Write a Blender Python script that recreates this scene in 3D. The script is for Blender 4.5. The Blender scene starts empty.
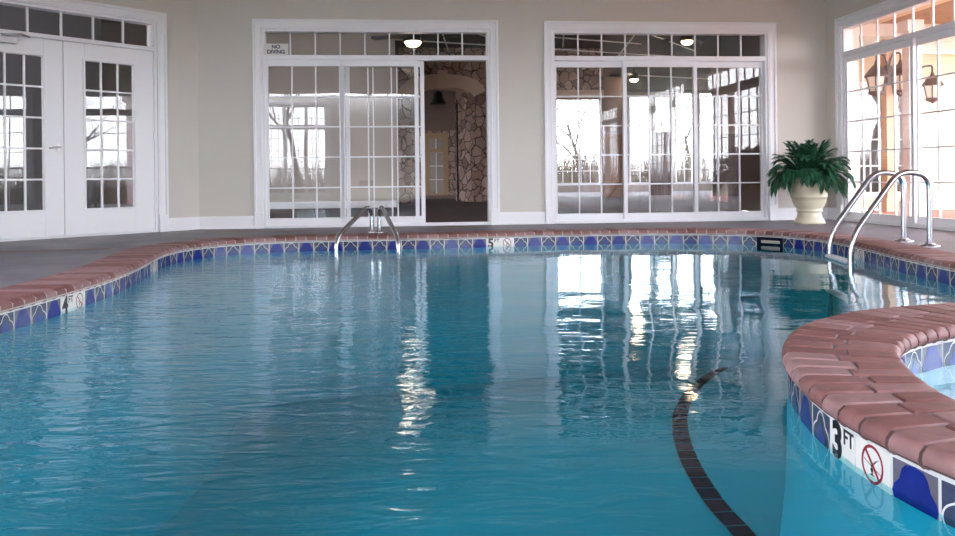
import bpy, bmesh, math, random
from mathutils import Vector, Matrix, noise
from mathutils.geometry import tessellate_polygon
random.seed(7)
sc = bpy.context.scene
COL = sc.collection
# ------------------------------------------------------------------ camera model
F, CX, HY, RHO, H = 836.0, 477.5, 177.0, 0.0106, 0.60
WZ = -0.135                      # water level
TT = -0.055                      # top of the waterline tiles
def ray(px, py):
    dx, dy = px - CX, py - HY
    return Vector(((dx - RHO*dy)/F, 1.0, -(RHO*dx + dy)/F))
def at_z(px, py, z):
    d = ray(px, py); t = (z - H)/d.z
    return Vector((d.x*t, t, z))
# ------------------------------------------------------------------ materials
def nodes_of(name):
    m = bpy.data.materials.new(name); m.use_nodes = True
    nt = m.node_tree; b = nt.nodes['Principled BSDF']
    return m, nt, b
def srgb(r, g, b):
    f = lambda c: (c/255/12.92) if c/255 <= .04045 else ((c/255+.055)/1.055)**2.4
    return (f(r), f(g), f(b), 1)
def mat(name, col, rough=.5, metal=0, spec=.5, noise_amt=0, noise_scale=8, bump=0, bump_scale=60, col2=None, coords='Object'):
    m, nt, b = nodes_of(name)
    b.inputs['Base Color'].default_value = col
    b.inputs['Roughness'].default_value = rough
    b.inputs['Metallic'].default_value = metal
    b.inputs['Specular IOR Level'].default_value = spec
    tc = nt.nodes.new('ShaderNodeTexCoord')
    if noise_amt or col2:
        n = nt.nodes.new('ShaderNodeTexNoise'); n.inputs['Scale'].default_value = noise_scale
        n.inputs['Detail'].default_value = 6; n.inputs['Roughness'].default_value = .6
        nt.links.new(tc.outputs[coords], n.inputs['Vector'])
        r = nt.nodes.new('ShaderNodeValToRGB')
        r.color_ramp.elements[0].position = .3; r.color_ramp.elements[1].position = .7
        c2 = col2 or tuple(max(0, c*(1-noise_amt)) for c in col[:3]) + (1,)
        r.color_ramp.elements[0].color = c2; r.color_ramp.elements[1].color = col
        nt.links.new(n.outputs['Fac'], r.inputs['Fac']); nt.links.new(r.outputs['Color'], b.inputs['Base Color'])
    if bump:
        n = nt.nodes.new('ShaderNodeTexNoise'); n.inputs['Scale'].default_value = bump_scale
        n.inputs['Detail'].default_value = 4
        nt.links.new(tc.outputs[coords], n.inputs['Vector'])
        bp = nt.nodes.new('ShaderNodeBump'); bp.inputs['Strength'].default_value = bump; bp.inputs['Distance'].default_value = .01
        nt.links.new(n.outputs['Fac'], bp.inputs['Height']); nt.links.new(bp.outputs['Normal'], b.inputs['Normal'])
    return m
def emis(name, col, strength):
    m, nt, b = nodes_of(name)
    b.inputs['Base Color'].default_value = col
    b.inputs['Emission Color'].default_value = col; b.inputs['Emission Strength'].default_value = strength
    return m
def schlick(nt, r0, normal=None):
    """fresnel factor that is the same from both sides of a surface"""
    g = nt.nodes.new('ShaderNodeNewGeometry')
    dot = nt.nodes.new('ShaderNodeVectorMath'); dot.operation = 'DOT_PRODUCT'
    nt.links.new(g.outputs['Incoming'], dot.inputs[0])
    nt.links.new(normal or g.outputs['Normal'], dot.inputs[1])
    def M(op, a, b=None):
        n = nt.nodes.new('ShaderNodeMath'); n.operation = op; n.use_clamp = op in ('SUBTRACT',)
        for i, v in enumerate((a, b)):
            if v is None: continue
            if isinstance(v, (int, float)): n.inputs[i].default_value = v
            else: nt.links.new(v, n.inputs[i])
        return n.outputs[0]
    a = M('ABSOLUTE', dot.outputs['Value']); a = M('SUBTRACT', 1.0, a); a = M('POWER', a, 5.0)
    return M('ADD', M('MULTIPLY', a, 1-r0), r0)
def glass_mat(name, r0, tint=(1, 1, 1, 1)):
    m, nt, b = nodes_of(name); nt.nodes.remove(b)
    out = [n for n in nt.nodes if n.type == 'OUTPUT_MATERIAL'][0]
    f = schlick(nt, r0)
    t = nt.nodes.new('ShaderNodeBsdfTransparent'); t.inputs['Color'].default_value = tint
    gl = nt.nodes.new('ShaderNodeBsdfGlossy'); gl.inputs['Roughness'].default_value = 0.0
    # float glass is never quite flat: a slow waviness
    tc = nt.nodes.new('ShaderNodeTexCoord')
    n = nt.nodes.new('ShaderNodeTexNoise'); n.inputs['Scale'].default_value = 1.6; n.inputs['Detail'].default_value = 1
    nt.links.new(tc.outputs['Object'], n.inputs['Vector'])
    bp = nt.nodes.new('ShaderNodeBump'); bp.inputs['Strength'].default_value = .1; bp.inputs['Distance'].default_value = .01
    nt.links.new(n.outputs['Fac'], bp.inputs['Height']); nt.links.new(bp.outputs['Normal'], gl.inputs['Normal'])
    mx = nt.nodes.new('ShaderNodeMixShader')
    nt.links.new(f, mx.inputs[0]); nt.links.new(t.outputs[0], mx.inputs[1]); nt.links.new(gl.outputs[0], mx.inputs[2])
    nt.links.new(mx.outputs[0], out.inputs['Surface'])
    return m
def water_mat(name, tint, amp=1.0):
    m, nt, b = nodes_of(name); nt.nodes.remove(b)
    out = [n for n in nt.nodes if n.type == 'OUTPUT_MATERIAL'][0]
    tc = nt.nodes.new('ShaderNodeTexCoord')
    hs = []
    def layer(scale, sx, sy, detail, w, rot=0, dist=0.0):
        mp = nt.nodes.new('ShaderNodeMapping'); mp.inputs['Scale'].default_value = (sx, sy, 1)
        mp.inputs['Rotation'].default_value = (0, 0, rot)
        nt.links.new(tc.outputs['Object'], mp.inputs['Vector'])
        n = nt.nodes.new('ShaderNodeTexNoise'); n.inputs['Scale'].default_value = scale
        n.inputs['Detail'].default_value = detail; n.inputs['Roughness'].default_value = .45
        n.inputs['Distortion'].default_value = dist
        nt.links.new(mp.outputs[0], n.inputs['Vector'])
        mu = nt.nodes.new('ShaderNodeMath'); mu.operation = 'MULTIPLY'; mu.inputs[1].default_value = w
        nt.links.new(n.outputs['Fac'], mu.inputs[0]); hs.append((mu.outputs[0]))
    layer(1.3, 1, 1.3, 1.0, 1.0, .3)
    layer(3.6, .9, 1.3, 1.0, .16, -.25, .4)
    layer(15, .8, 1.6, 2.0, .008, .2, .5)
    # livelier water on the left half of the pool
    sep = nt.nodes.new('ShaderNodeSeparateXYZ'); nt.links.new(tc.outputs['Object'], sep.inputs[0])
    mr = nt.nodes.new('ShaderNodeMapRange'); mr.inputs['From Min'].default_value = 0.6; mr.inputs['From Max'].default_value = -1.6
    mr.inputs['To Min'].default_value = .15; mr.inputs['To Max'].default_value = 1.0
    nt.links.new(sep.outputs['X'], mr.inputs['Value'])
    layer(7.5, .7, 1.9, 3.5, .62, .3, .9)
    mu = nt.nodes.new('ShaderNodeMath'); mu.operation = 'MULTIPLY'
    nt.links.new(hs[-1], mu.inputs[0]); nt.links.new(mr.outputs[0], mu.inputs[1]); hs[-1] = mu.outputs[0]
    s = hs[0]
    for h in hs[1:]:
        a = nt.nodes.new('ShaderNodeMath'); a.operation = 'ADD'; nt.links.new(s, a.inputs[0]); nt.links.new(h, a.inputs[1]); s = a.outputs[0]
    my = nt.nodes.new('ShaderNodeMapRange'); my.inputs['From Min'].default_value = 8.5; my.inputs['From Max'].default_value = 2.5
    my.inputs['To Min'].default_value = .55; my.inputs['To Max'].default_value = 1.9; nt.links.new(sep.outputs['Y'], my.inputs['Value'])
    a = nt.nodes.new('ShaderNodeMath'); a.operation = 'MULTIPLY'; nt.links.new(s, a.inputs[0]); nt.links.new(my.outputs[0], a.inputs[1]); s = a.outputs[0]
    bp = nt.nodes.new('ShaderNodeBump'); bp.inputs['Strength'].default_value = 1.0; bp.inputs['Distance'].default_value = .008*amp
    nt.links.new(s, bp.inputs['Height'])
    f = schlick(nt, .02, bp.outputs['Normal'])
    t = nt.nodes.new('ShaderNodeBsdfTransparent'); t.inputs['Color'].default_value = tint
    gl = nt.nodes.new('ShaderNodeBsdfGlossy'); gl.inputs['Roughness'].default_value = 0.0; gl.inputs['Color'].default_value = (.84, .95, 1, 1)
    nt.links.new(bp.outputs['Normal'], gl.inputs['Normal'])
    mx = nt.nodes.new('ShaderNodeMixShader')
    nt.links.new(f, mx.inputs[0]); nt.links.new(t.outputs[0], mx.inputs[1]); nt.links.new(gl.outputs[0], mx.inputs[2])
    nt.links.new(mx.outputs[0], out.inputs['Surface'])
    return m
def stone_mat(name, scale, c1, c2, c3, mortar):
    m, nt, b = nodes_of(name)
    tc = nt.nodes.new('ShaderNodeTexCoord')
    nz = nt.nodes.new('ShaderNodeTexNoise'); nz.inputs['Scale'].default_value = 3; nt.links.new(tc.outputs['Object'], nz.inputs['Vector'])
    mxv = nt.nodes.new('ShaderNodeMixRGB'); mxv.inputs[0].default_value = .18
    nt.links.new(tc.outputs['Object'], mxv.inputs[1]); nt.links.new(nz.outputs['Color'], mxv.inputs[2])
    v = nt.nodes.new('ShaderNodeTexVoronoi'); v.inputs['Scale'].default_value = scale; nt.links.new(mxv.outputs[0], v.inputs['Vector'])
    e = nt.nodes.new('ShaderNodeTexVoronoi'); e.feature = 'DISTANCE_TO_EDGE'; e.inputs['Scale'].default_value = scale; nt.links.new(mxv.outputs[0], e.inputs['Vector'])
    sp = nt.nodes.new('ShaderNodeSeparateXYZ'); nt.links.new(v.outputs['Color'], sp.inputs[0])
    r = nt.nodes.new('ShaderNodeValToRGB'); r.color_ramp.elements[0].color = c1; r.color_ramp.elements[1].color = c3
    el = r.color_ramp.elements.new(.5); el.color = c2
    nt.links.new(sp.outputs[0], r.inputs[0])
    th = nt.nodes.new('ShaderNodeMapRange'); th.inputs['From Min'].default_value = .01; th.inputs['From Max'].default_value = .06
    nt.links.new(e.outputs['Distance'], th.inputs['Value'])
    mx = nt.nodes.new('ShaderNodeMixRGB'); mx.inputs[1].default_value = mortar
    nt.links.new(th.outputs[0], mx.inputs[0]); nt.links.new(r.outputs[0], mx.inputs[2]); nt.links.new(mx.outputs[0], b.inputs['Base Color'])
    bp = nt.nodes.new('ShaderNodeBump'); bp.inputs['Distance'].default_value = .05; nt.links.new(th.outputs[0], bp.inputs['Height'])
    nt.links.new(bp.outputs[0], b.inputs['Normal']); b.inputs['Roughness'].default_value = .85
    return m
M = {}
M['wall'] = mat('wall_paint', srgb(220, 214, 206), .75, noise_amt=.02, noise_scale=2)
M['ceil'] = mat('ceiling_paint', srgb(196, 190, 182), .8)
M['white'] = mat('white_trim_paint', srgb(248, 247, 250), .35)
M['vinyl'] = mat('white_vinyl', srgb(247, 246, 250), .3)
M['glass'] = glass_mat('window_glass', .055)
M['hall_wall'] = mat('beige_paint', srgb(182, 170, 162), .8)
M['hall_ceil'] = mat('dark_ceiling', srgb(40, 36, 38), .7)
M['hall_floor'] = mat('hall_boards', srgb(112, 100, 104), .6, spec=.25, noise_amt=.35, noise_scale=3)
M['stone'] = stone_mat('fieldstone', 5.6, srgb(178, 142, 128), srgb(208, 178, 166), srgb(146, 118, 110), srgb(84, 68, 64))
M['stone_shaded'] = stone_mat('shaded_fieldstone', 4.6, srgb(84, 72, 68), srgb(100, 86, 82), srgb(70, 60, 58), srgb(46, 38, 38))  # darker copy of the fieldstone, with the pier side's shade in its colours
M['arch'] = mat('pink_plaster', srgb(240, 212, 198), .8)
M['brown'] = mat('brown_wood', srgb(96, 72, 64), .5, noise_amt=.3, noise_scale=5)
M['mauve'] = mat('mauve_paint', srgb(150, 128, 122), .7)
M['orange_wood'] = mat('warm_wood', srgb(150, 100, 62), .5, noise_amt=.3, noise_scale=4)
M['pine'] = mat('pine_trim', srgb(196, 166, 134), .5)
M['deck'] = mat('deck_concrete', srgb(128, 124, 134), .45, noise_scale=2.2, col2=srgb(96, 92, 102), bump=.25, bump_scale=40)
M['deckband'] = mat('deck_red_band', srgb(132, 96, 96), .5, noise_amt=.25, noise_scale=4, bump=.2, bump_scale=40)
M['mortar'] = mat('mortar', srgb(196, 182, 176), .85)
M['steel'] = mat('stainless_steel', srgb(200, 200, 205), .18, metal=1)
M['chrome'] = mat('satin_metal', srgb(170, 168, 170), .3, metal=1)
M['dark'] = mat('dark_metal', srgb(38, 34, 34), .5)
M['lanternmetal'] = mat('aged_bronze', srgb(100, 84, 80), .5)
M['black'] = mat('black_paint', srgb(18, 18, 20), .5)
M['plaster'] = mat('pool_plaster', srgb(8, 166, 188), .8, noise_scale=1.2, col2=srgb(3, 154, 178))
M['spa_plaster'] = mat('spa_plaster', srgb(186, 210, 216), .8, noise_scale=5, col2=srgb(150, 190, 206))
M['navytile'] = mat('navy_floor_tile', srgb(20, 28, 50), .8, spec=.1, noise_amt=.2, noise_scale=20)
M['t_grout'] = mat('white_grout', srgb(215, 214, 214), .7)
M['t_base'] = mat('taupe_glaze', srgb(112, 108, 122), .22, noise_amt=.2, noise_scale=30)
M['t_base2'] = mat('slate_blue_glaze', srgb(70, 74, 102), .22, noise_amt=.25, noise_scale=30)
M['t_navy'] = mat('cobalt_glaze', srgb(34, 46, 136), .16, noise_amt=.25, noise_scale=20)
M['t_blue'] = mat('blue_glaze', srgb(58, 76, 150), .2, noise_amt=.25, noise_scale=40)
M['t_white'] = mat('white_glaze_line', srgb(225, 224, 226), .3)
M['m_white'] = mat('marker_tile_white', srgb(236, 233, 228), .25)
M['m_black'] = mat('marker_black', srgb(24, 24, 30), .4)
M['m_red'] = mat('marker_red', srgb(150, 30, 50), .4)
M['water'] = water_mat('pool_water', (.62, .93, .96, 1))
M['spawater'] = water_mat('spa_water', (.85, .96, 1, 1), .8)
M['urn'] = mat('cream_glazed_ceramic', srgb(222, 212, 186), .4, noise_amt=.06, noise_scale=6)
M['soil'] = mat('potting_soil', srgb(50, 38, 30), .9)
M['leaf'] = mat('dark_green_leaf', srgb(62, 124, 90), .4, noise_scale=9, col2=srgb(28, 76, 58))
M['bark'] = mat('bark', srgb(52, 46, 44), .9, noise_amt=.3)
M['twigs'] = mat('dry_twigs', srgb(96, 84, 62), .9, noise_scale=.8, col2=srgb(70, 62, 52))
M['lampglow'] = emis('lamp_glow', (1, .66, .38, 1), 9)
M['lantern_glow'] = emis('lantern_glass', (.8, .72, .62, 1), .15)
M['brickfloor'] = mat('porch_brick', srgb(190, 120, 100), .8, noise_amt=.2)
M['lawn'] = mat('lawn', srgb(140, 138, 96), .9, noise_scale=1.5, col2=srgb(120, 108, 84))
M['stucco'] = mat('cream_stucco', srgb(228, 212, 186), .85)
M['soffit'] = mat('cedar_soffit', srgb(176, 134, 104), .6, noise_scale=6, col2=srgb(146, 104, 78))
M['tan'] = mat('tan_paint', srgb(216, 186, 156), .7)
M['roofing'] = mat('roof_shingle', srgb(110, 100, 98), .9)
# brick with per-brick colour
def brick_mat(name, c1, c2, c3, rough=.6):
    m, nt, b = nodes_of(name)
    at = nt.nodes.new('ShaderNodeAttribute'); at.attribute_name = 'brick_tone'; at.attribute_type = 'GEOMETRY'
    r = nt.nodes.new('ShaderNodeValToRGB'); r.color_ramp.elements[0].color = c1; r.color_ramp.elements[1].color = c3
    el = r.color_ramp.elements.new(.5); el.color = c2
    nt.links.new(at.outputs['Fac'], r.inputs[0])
    tc = nt.nodes.new('ShaderNodeTexCoord')
    n = nt.nodes.new('ShaderNodeTexNoise'); n.inputs['Scale'].default_value = 14; n.inputs['Detail'].default_value = 6
    nt.links.new(tc.outputs['Object'], n.inputs['Vector'])
    mr = nt.nodes.new('ShaderNodeMapRange'); mr.inputs['From Min'].default_value = .3; mr.inputs['From Max'].default_value = .7
    mr.inputs['To Min'].default_value = .78; mr.inputs['To Max'].default_value = 1.12; nt.links.new(n.outputs['Fac'], mr.inputs['Value'])
    mx = nt.nodes.new('ShaderNodeMixRGB'); mx.blend_type = 'MULTIPLY'; mx.inputs[0].default_value = 1
    nt.links.new(r.outputs[0], mx.inputs[1]); nt.links.new(mr.outputs[0], mx.inputs[2]); nt.links.new(mx.outputs[0], b.inputs['Base Color'])
    bp = nt.nodes.new('ShaderNodeBump'); bp.inputs['Distance'].default_value = .002; bp.inputs['Strength'].default_value = .5
    nt.links.new(n.outputs['Fac'], bp.inputs['Height']); nt.links.new(bp.outputs[0], b.inputs['Normal'])
    b.inputs['Roughness'].default_value = rough
    return m
M['brick'] = brick_mat('coping_brick', srgb(122, 76, 72), srgb(144, 98, 96), srgb(162, 126, 126))
# ------------------------------------------------------------------ object helpers
def link(o, parent=None):
    COL.objects.link(o)
    if parent is not None: o.parent = parent
    return o
def tag(o, label=None, cat=None, group=None, kind=None):
    if label: o['label'] = label
    if cat: o['category'] = cat
    if group: o['group'] = group
    if kind: o['kind'] = kind
    return o
def empty(name, loc=(0, 0, 0), rz=0, parent=None, mw=None):
    o = bpy.data.objects.new(name, None); o.empty_display_size = .1
    link(o, parent)
    o.location = loc; o.rotation_euler = (0, 0, rz)
    return o
class MB:
    def __init__(s): s.v, s.f, s.m, s.sm = [], [], [], []
    def add(s, vs, fs, mi=0, smooth=False):
        o = len(s.v); s.v += [tuple(v) for v in vs]
        for f in fs: s.f.append([i+o for i in f]); s.m.append(mi); s.sm.append(smooth)
    def box(s, x0, x1, y0, y1, z0, z1, mi=0):
        if x1 < x0: x0, x1 = x1, x0
        if y1 < y0: y0, y1 = y1, y0
        if z1 < z0: z0, z1 = z1, z0
        s.add([(x0,y0,z0),(x1,y0,z0),(x1,y1,z0),(x0,y1,z0),(x0,y0,z1),(x1,y0,z1),(x1,y1,z1),(x0,y1,z1)],
              [(0,3,2,1),(4,5,6,7),(0,1,5,4),(1,2,6,5),(2,3,7,6),(3,0,4,7)], mi)
    def rect_frame(s, x0, x1, z0, z1, w, y0, y1, wt=None, wb=None, mi=0):
        wt = w if wt is None else wt; wb = w if wb is None else wb
        s.box(x0, x0+w, y0, y1, z0, z1, mi); s.box(x1-w, x1, y0, y1, z0, z1, mi)
        if wt: s.box(x0+w, x1-w, y0, y1, z1-wt, z1, mi)
        if wb: s.box(x0+w, x1-w, y0, y1, z0, z0+wb, mi)
    def tube(s, pts, r, n=12, mi=0, caps=True):
        pts = [Vector(p) for p in pts]
        R = r if isinstance(r, (list, tuple)) else [r]*len(pts)
        up = None; rings = []
        for i, p in enumerate(pts):
            t = (pts[min(i+1, len(pts)-1)] - pts[max(i-1, 0)]).normalized()
            if up is None:
                up = Vector((0, 0, 1)) if abs(t.z) < .9 else Vector((1, 0, 0))
            up = (up - t*up.dot(t)).normalized(); sd = t.cross(up)
            rings.append([p + (up*math.cos(2*math.pi*k/n) + sd*math.sin(2*math.pi*k/n))*R[i] for k in range(n)])
        vs = [v for rg in rings for v in rg]; fs = []
        for i in range(len(rings)-1):
            for k in range(n):
                k2 = (k+1) % n
                fs.append((i*n+k, i*n+k2, (i+1)*n+k2, (i+1)*n+k))
        s.add(vs, fs, mi, True)
        if caps: s.add(rings[0], [tuple(range(n))], mi); s.add(rings[-1], [tuple(reversed(range(n)))], mi)
    def lathe(s, prof, n=32, c=(0, 0, 0), mi=0):
        vs = []; fs = []
        for r, z in prof:
            for k in range(n):
                a = 2*math.pi*k/n; vs.append((c[0]+r*math.cos(a), c[1]+r*math.sin(a), c[2]+z))
        for i in range(len(prof)-1):
            for k in range(n):
                k2 = (k+1) % n; fs.append((i*n+k, i*n+k2, (i+1)*n+k2, (i+1)*n+k))
        s.add(vs, fs, mi, True)
    def build(s, name, mats, parent=None, loc=None, autos=False):
        me = bpy.data.meshes.new(name); me.from_pydata(s.v, [], s.f)
        for m in (mats if isinstance(mats, (list, tuple)) else [mats]): me.materials.append(m)
        me.polygons.foreach_set('material_index', s.m)
        me.polygons.foreach_set('use_smooth', s.sm)
        me.update()
        o = bpy.data.objects.new(name, me); link(o, parent)
        if loc: o.location = loc
        return o
def bevel(o, w=.004, seg=2):
    md = o.modifiers.new('b', 'BEVEL'); md.width = w; md.segments = seg; md.limit_method = 'ANGLE'
    return o
def catmull(pts, k=8, closed=False):
    pts = [Vector(p) for p in pts]; n = len(pts); out = []
    rng = n if closed else n-1
    for i in range(rng):
        g = lambda j: pts[j % n] if closed else pts[max(0, min(n-1, j))]
        p0, p1, p2, p3 = g(i-1), g(i), g(i+1), g(i+2)
        for j in range(k):
            t = j/k
            out.append(.5*((2*p1)+(p2-p0)*t+(2*p0-5*p1+4*p2-p3)*t*t+(3*p1-p0-3*p2+p3)*t**3))
    if not closed: out.append(pts[-1])
    return out
def rounded(pts, r, k=6):
    """polyline with its inner corners rounded"""
    pts = [Vector(p) for p in pts]; out = [pts[0]]
    for i in range(1, len(pts)-1):
        a, b, c = pts[i-1], pts[i], pts[i+1]
        rr = min(r, (a-b).length*.45, (c-b).length*.45)
        p, q = b+(a-b).normalized()*rr, b+(c-b).normalized()*rr
        for j in range(k+1):
            t = j/k; out.append(p*(1-t)**2 + b*2*t*(1-t) + q*t*t)
    out.append(pts[-1]); return out
def text_mesh(body, size, offset=0, extrude=.0006, align='CENTER', spacing=1.0):
    cu = bpy.data.curves.new('lettering', 'FONT'); cu.body = body; cu.size = size; cu.offset = offset
    cu.extrude = extrude; cu.align_x = align; cu.align_y = 'CENTER'; cu.resolution_u = 4; cu.space_line = .95*spacing
    o = bpy.data.objects.new('tmp', cu); COL.objects.link(o)
    dg = bpy.context.evaluated_depsgraph_get()
    me = bpy.data.meshes.new_from_object(o.evaluated_get(dg)); bpy.data.objects.remove(o); bpy.data.curves.remove(cu)
    return me
# ------------------------------------------------------------------ wall frames
class WF:
    """wall plane: x along the wall, y away from the pool room, z up"""
    def __init__(s, p0, d):
        s.p0 = Vector((p0[0], p0[1], 0)); s.d = Vector((d[0], d[1], 0)).normalized(); s.n = Vector((-s.d.y, s.d.x, 0))
        s.rz = math.atan2(s.d.y, s.d.x)
    def px(s, px, py=140):
        d = ray(px, py); c = Vector((0, 0, H)); t = (s.p0 - c).dot(s.n)/d.dot(s.n); q = c + d*t
        return (q - s.p0).dot(s.d), q.z
    def S(s, px, py=140): return s.px(px, py)[0]
    def Z(s, px, py): return s.px(px, py)[1]
    def off(s, k): q = s.p0 + s.n*k; return WF(q, s.d)
    def W(s, x, y, z=0): q = s.p0 + s.d*x + s.n*y; return Vector((q.x, q.y, z))
    def empty(s, name, x=0, y=0, z=0, parent=None):
        return empty(name, s.W(x, y, z), s.rz, parent)
TPSI = .0957
back_d = Vector((1, TPSI, 0)).normalized()
cl = Vector((-3.376, 10.127, 0)); cr = Vector((4.56, 10.886, 0))
BACK = WF(cl, back_d)
BL = (cr - cl).length
DOORW = WF(cl, (.6365, .7713))            # s negative, walking away from the corner
RIGHT = WF(cr, (TPSI, -1))
DEND = DOORW.W(-3.35, 0)
LEFT = WF(DEND + Vector((TPSI, -1, 0)).normalized()*11.2, (-TPSI, 1))
LL = 11.2
RLEN = 14.6
rear_p0 = RIGHT.W(RLEN, 0)
REAR = WF(rear_p0, -back_d)
REARL = (LEFT.p0 - rear_p0).dot(-back_d)
CH = 3.05
T = .22
def wall(name, fr, L0, L1, openings, h=CH, m='wall', thick=T, y0=0.0, z0=0.0):
    mb = MB(); x = L0
    for (a, b, zb, zt) in sorted(openings):
        mb.box(x, a, y0, y0+thick, z0, h)
        mb.box(a, b, y0, y0+thick, zt, h)
        if zb > z0: mb.box(a, b, y0, y0+thick, z0, zb)
        x = b
    mb.box(x, L1, y0, y0+thick, z0, h)
    o = mb.build(name, M[m]); o.location = fr.p0; o.rotation_euler = (0, 0, fr.rz)
    tag(o, kind='structure'); return o
# ---- openings measured off the photo
A0, A1 = BACK.S(263.2), BACK.S(490)
B0, B1 = BACK.S(553.3), BACK.S(768)
zsill = .012
zhead = 2.075; ztop = 2.44
R = []
r0 = RIGHT.S(843)
pw = RIGHT.S(911.5) - r0 - .06
R1 = (r0, r0 + 3*pw + .12); R2 = (R1[1]+.75, R1[1]+.75+3*pw+.12); R3 = (R2[1]+.75, R2[1]+.75+3*pw+.12)
Q = []
q = .9
def mirror_s(px, py=140):
    # where a wall point reflected in the back windows lies along the rear wall
    d = ray(px, py); c = Vector((0, 0, H)); t = (cl - c).dot(BACK.n)/d.dot(BACK.n); q_ = c + d*t
    d2 = d - BACK.n*2*d.dot(BACK.n); t = (REAR.p0 - q_).dot(REAR.n)/d2.dot(REAR.n)
    return (q_ + d2*t - REAR.p0).dot(REAR.d)
Q1 = (1.2, 4.3); Q2 = (mirror_s(327), mirror_s(262))  # Q1 lies out of view, added for its daylight
D_R = DOORW.S(157.6); D_L = D_R - 2.22
D_M = DOORW.S(64.5)
D_L = 2*D_M - DOORW.S(153) - .06
wall('wall_back', BACK, 0, BL, [(A0, A1, 0, ztop), (B0, B1, 0, ztop)])
wall('wall_right', RIGHT, 0, RLEN, [(R1[0], R1[1], 0, ztop), (R2[0], R2[1], 0, ztop), (R3[0], R3[1], 0, ztop)])
wall('wall_rear', REAR, 0, REARL, [(Q1[0], Q1[1], .15, 2.75), (Q2[0], Q2[1], .15, 2.75)])
wall('wall_left', LEFT, 0, LL, [(1.0, 3.6, .3, 2.6), (5.2, 7.8, .3, 2.6)])  # both openings are unseen, added to let in more daylight
wall('wall_door', DOORW, -3.35, 0, [(D_L, D_R, 0, ztop)])
# corner fillets so that the walls meet without gaps
room_poly = [cl, cr, rear_p0, LEFT.p0, DEND]
def polymesh(name, pts, z, m, thick=None, holes=(), kind='structure', flip=False):
    loops = [[Vector((p[0], p[1], 0)) for p in pts]] + [[Vector((p[0], p[1], 0)) for p in h] for h in holes]
    tris = tessellate_polygon(loops); flat = [v for l in loops for v in l]
    mb = MB(); fs = []
    for t in tris:
        a, b, c = (flat[i] for i in t)
        up = (b-a).cross(c-a).z > 0
        fs.append(t if up != flip else tuple(reversed(t)))
    mb.add([(v.x, v.y, z) for v in flat], fs)
    if thick:
        n0 = len(flat)
        mb.add([(v.x, v.y, z+thick) for v in flat], [tuple(reversed(f)) for f in fs])
        o = 0
        for l in loops:
            k = len(l)
            for i in range(k):
                a, b = l[i], l[(i+1) % k]
                mb.add([(a.x, a.y, z), (b.x, b.y, z), (b.x, b.y, z+thick), (a.x, a.y, z+thick)], [(0, 1, 2, 3)])
    o = mb.build(name, m); tag(o, kind=kind); return o
big = [cl+Vector((-.1, .2, 0)), cr+Vector((.2, .2, 0)), rear_p0+Vector((.2, -.2, 0)), LEFT.p0+Vector((-.2, -.2, 0)), DEND+Vector((-.2, .05, 0))]
ceil = polymesh('ceiling', big, CH, M['ceil'], thick=.15, flip=True)
# ------------------------------------------------------------------ baseboards and casings
def baseboards(name, fr, spans):
    mb = MB()
    for a, b in spans:
        mb.box(a, b, -.016, .002, 0, .14); mb.box(a, b, -.011, .002, .14, .155); mb.box(a, b, -.022, .002, 0, .02)
    o = mb.build(name, M['white']); o.location = fr.p0; o.rotation_euler = (0, 0, fr.rz); tag(o, kind='structure'); bevel(o, .003)
CW = .112
def casing(parent, a, b, zt, zb=0, plinth=True):
    mb = MB(); w = CW-.008
    for (x0, x1) in ((a-w, a), (b, b+w)):
        mb.box(x0, x1, -.020, .002, zb, zt)
    mb.box(a-w, b+w, -.020, .002, zt, zt+w)
    # raised back band and inner bead
    mb.box(a-w-.008, a-w+.022, -.038, .002, zb, zt+w+.008); mb.box(b+w-.022, b+w+.008, -.038, .002, zb, zt+w+.008)
    mb.box(a-w-.008, b+w+.008, -.038, .002, zt+w-.022, zt+w+.008)
    mb.box(a-.030, a-.018, -.027, .002, zb, zt+.018); mb.box(b+.018, b+.030, -.027, .002, zb, zt+.018)
    mb.box(a-.030, b+.030, -.027, .002, zt+.018, zt+.030)
    if plinth:
        mb.box(a-w-.004, a, -.042, .002, 0, .2); mb.box(b, b+w+.004, -.042, .002, 0, .2)
    elif zb > .05:
        mb.box(a-w-.01, b+w+.01, -.045, .002, zb-.05, zb)
    o = mb.build('casing', M['white'], parent); bevel(o, .003); return o
GT = .006
def glass(parent, x0, x1, y, z0, z1):
    mb = MB(); mb.box(x0, x1, y-GT/2, y+GT/2, z0, z1)
    return mb.build('glass_pane', M['glass'], parent)
def muntins(parent, x0, x1, z0, z1, y, cols, rows, w=.017, xs=None, zs=None):
    mb = MB()
    xs = xs or [x0 + (x1-x0)*i/cols for i in range(1, cols)]
    zs = zs or [z0 + (z1-z0)*i/rows for i in range(1, rows)]
    for x in xs: mb.box(x-w/2, x+w/2, y-.011, y+.011, z0, z1)
    for z in zs: mb.box(x0, x1, y-.009, y+.009, z-w/2, z+w/2)
    return mb.build('muntin_grid', M['vinyl'], parent)
def sash(parent, x0, x1, y, z0, z1, cols, rows, st=.046, top=.072, bot=.085, name='sash_frame'):
    fr = MB(); fr.rect_frame(x0, x1, z0, z1, st, y-.02, y+.02, top, bot)
    fr.rect_frame(x0+st-.008, x1-st+.008, z0+bot-.008, z1-top+.008, .012, y-.024, y+.024)
    o = fr.build(name, M['vinyl'], parent); bevel(o, .003)
    glass(parent, x0+st-.01, x1-st+.01, y, z0+bot-.01, z1-top+.01)
    muntins(parent, x0+st, x1-st, z0+bot, z1-top, y, cols, rows)
    return o
def pull(parent, x, y, z, s=1):
    mb = MB(); mb.tube(rounded([(x, y, z-.11), (x, y-.045, z-.10), (x, y-.05, z+.10), (x, y, z+.11)], .04), .009, 8)
    mb.box(x-.018, x+.018, y-.002, y+.006, z-.14, z+.14)
    return mb.build('pull_handle', M['vinyl'], parent)
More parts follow.
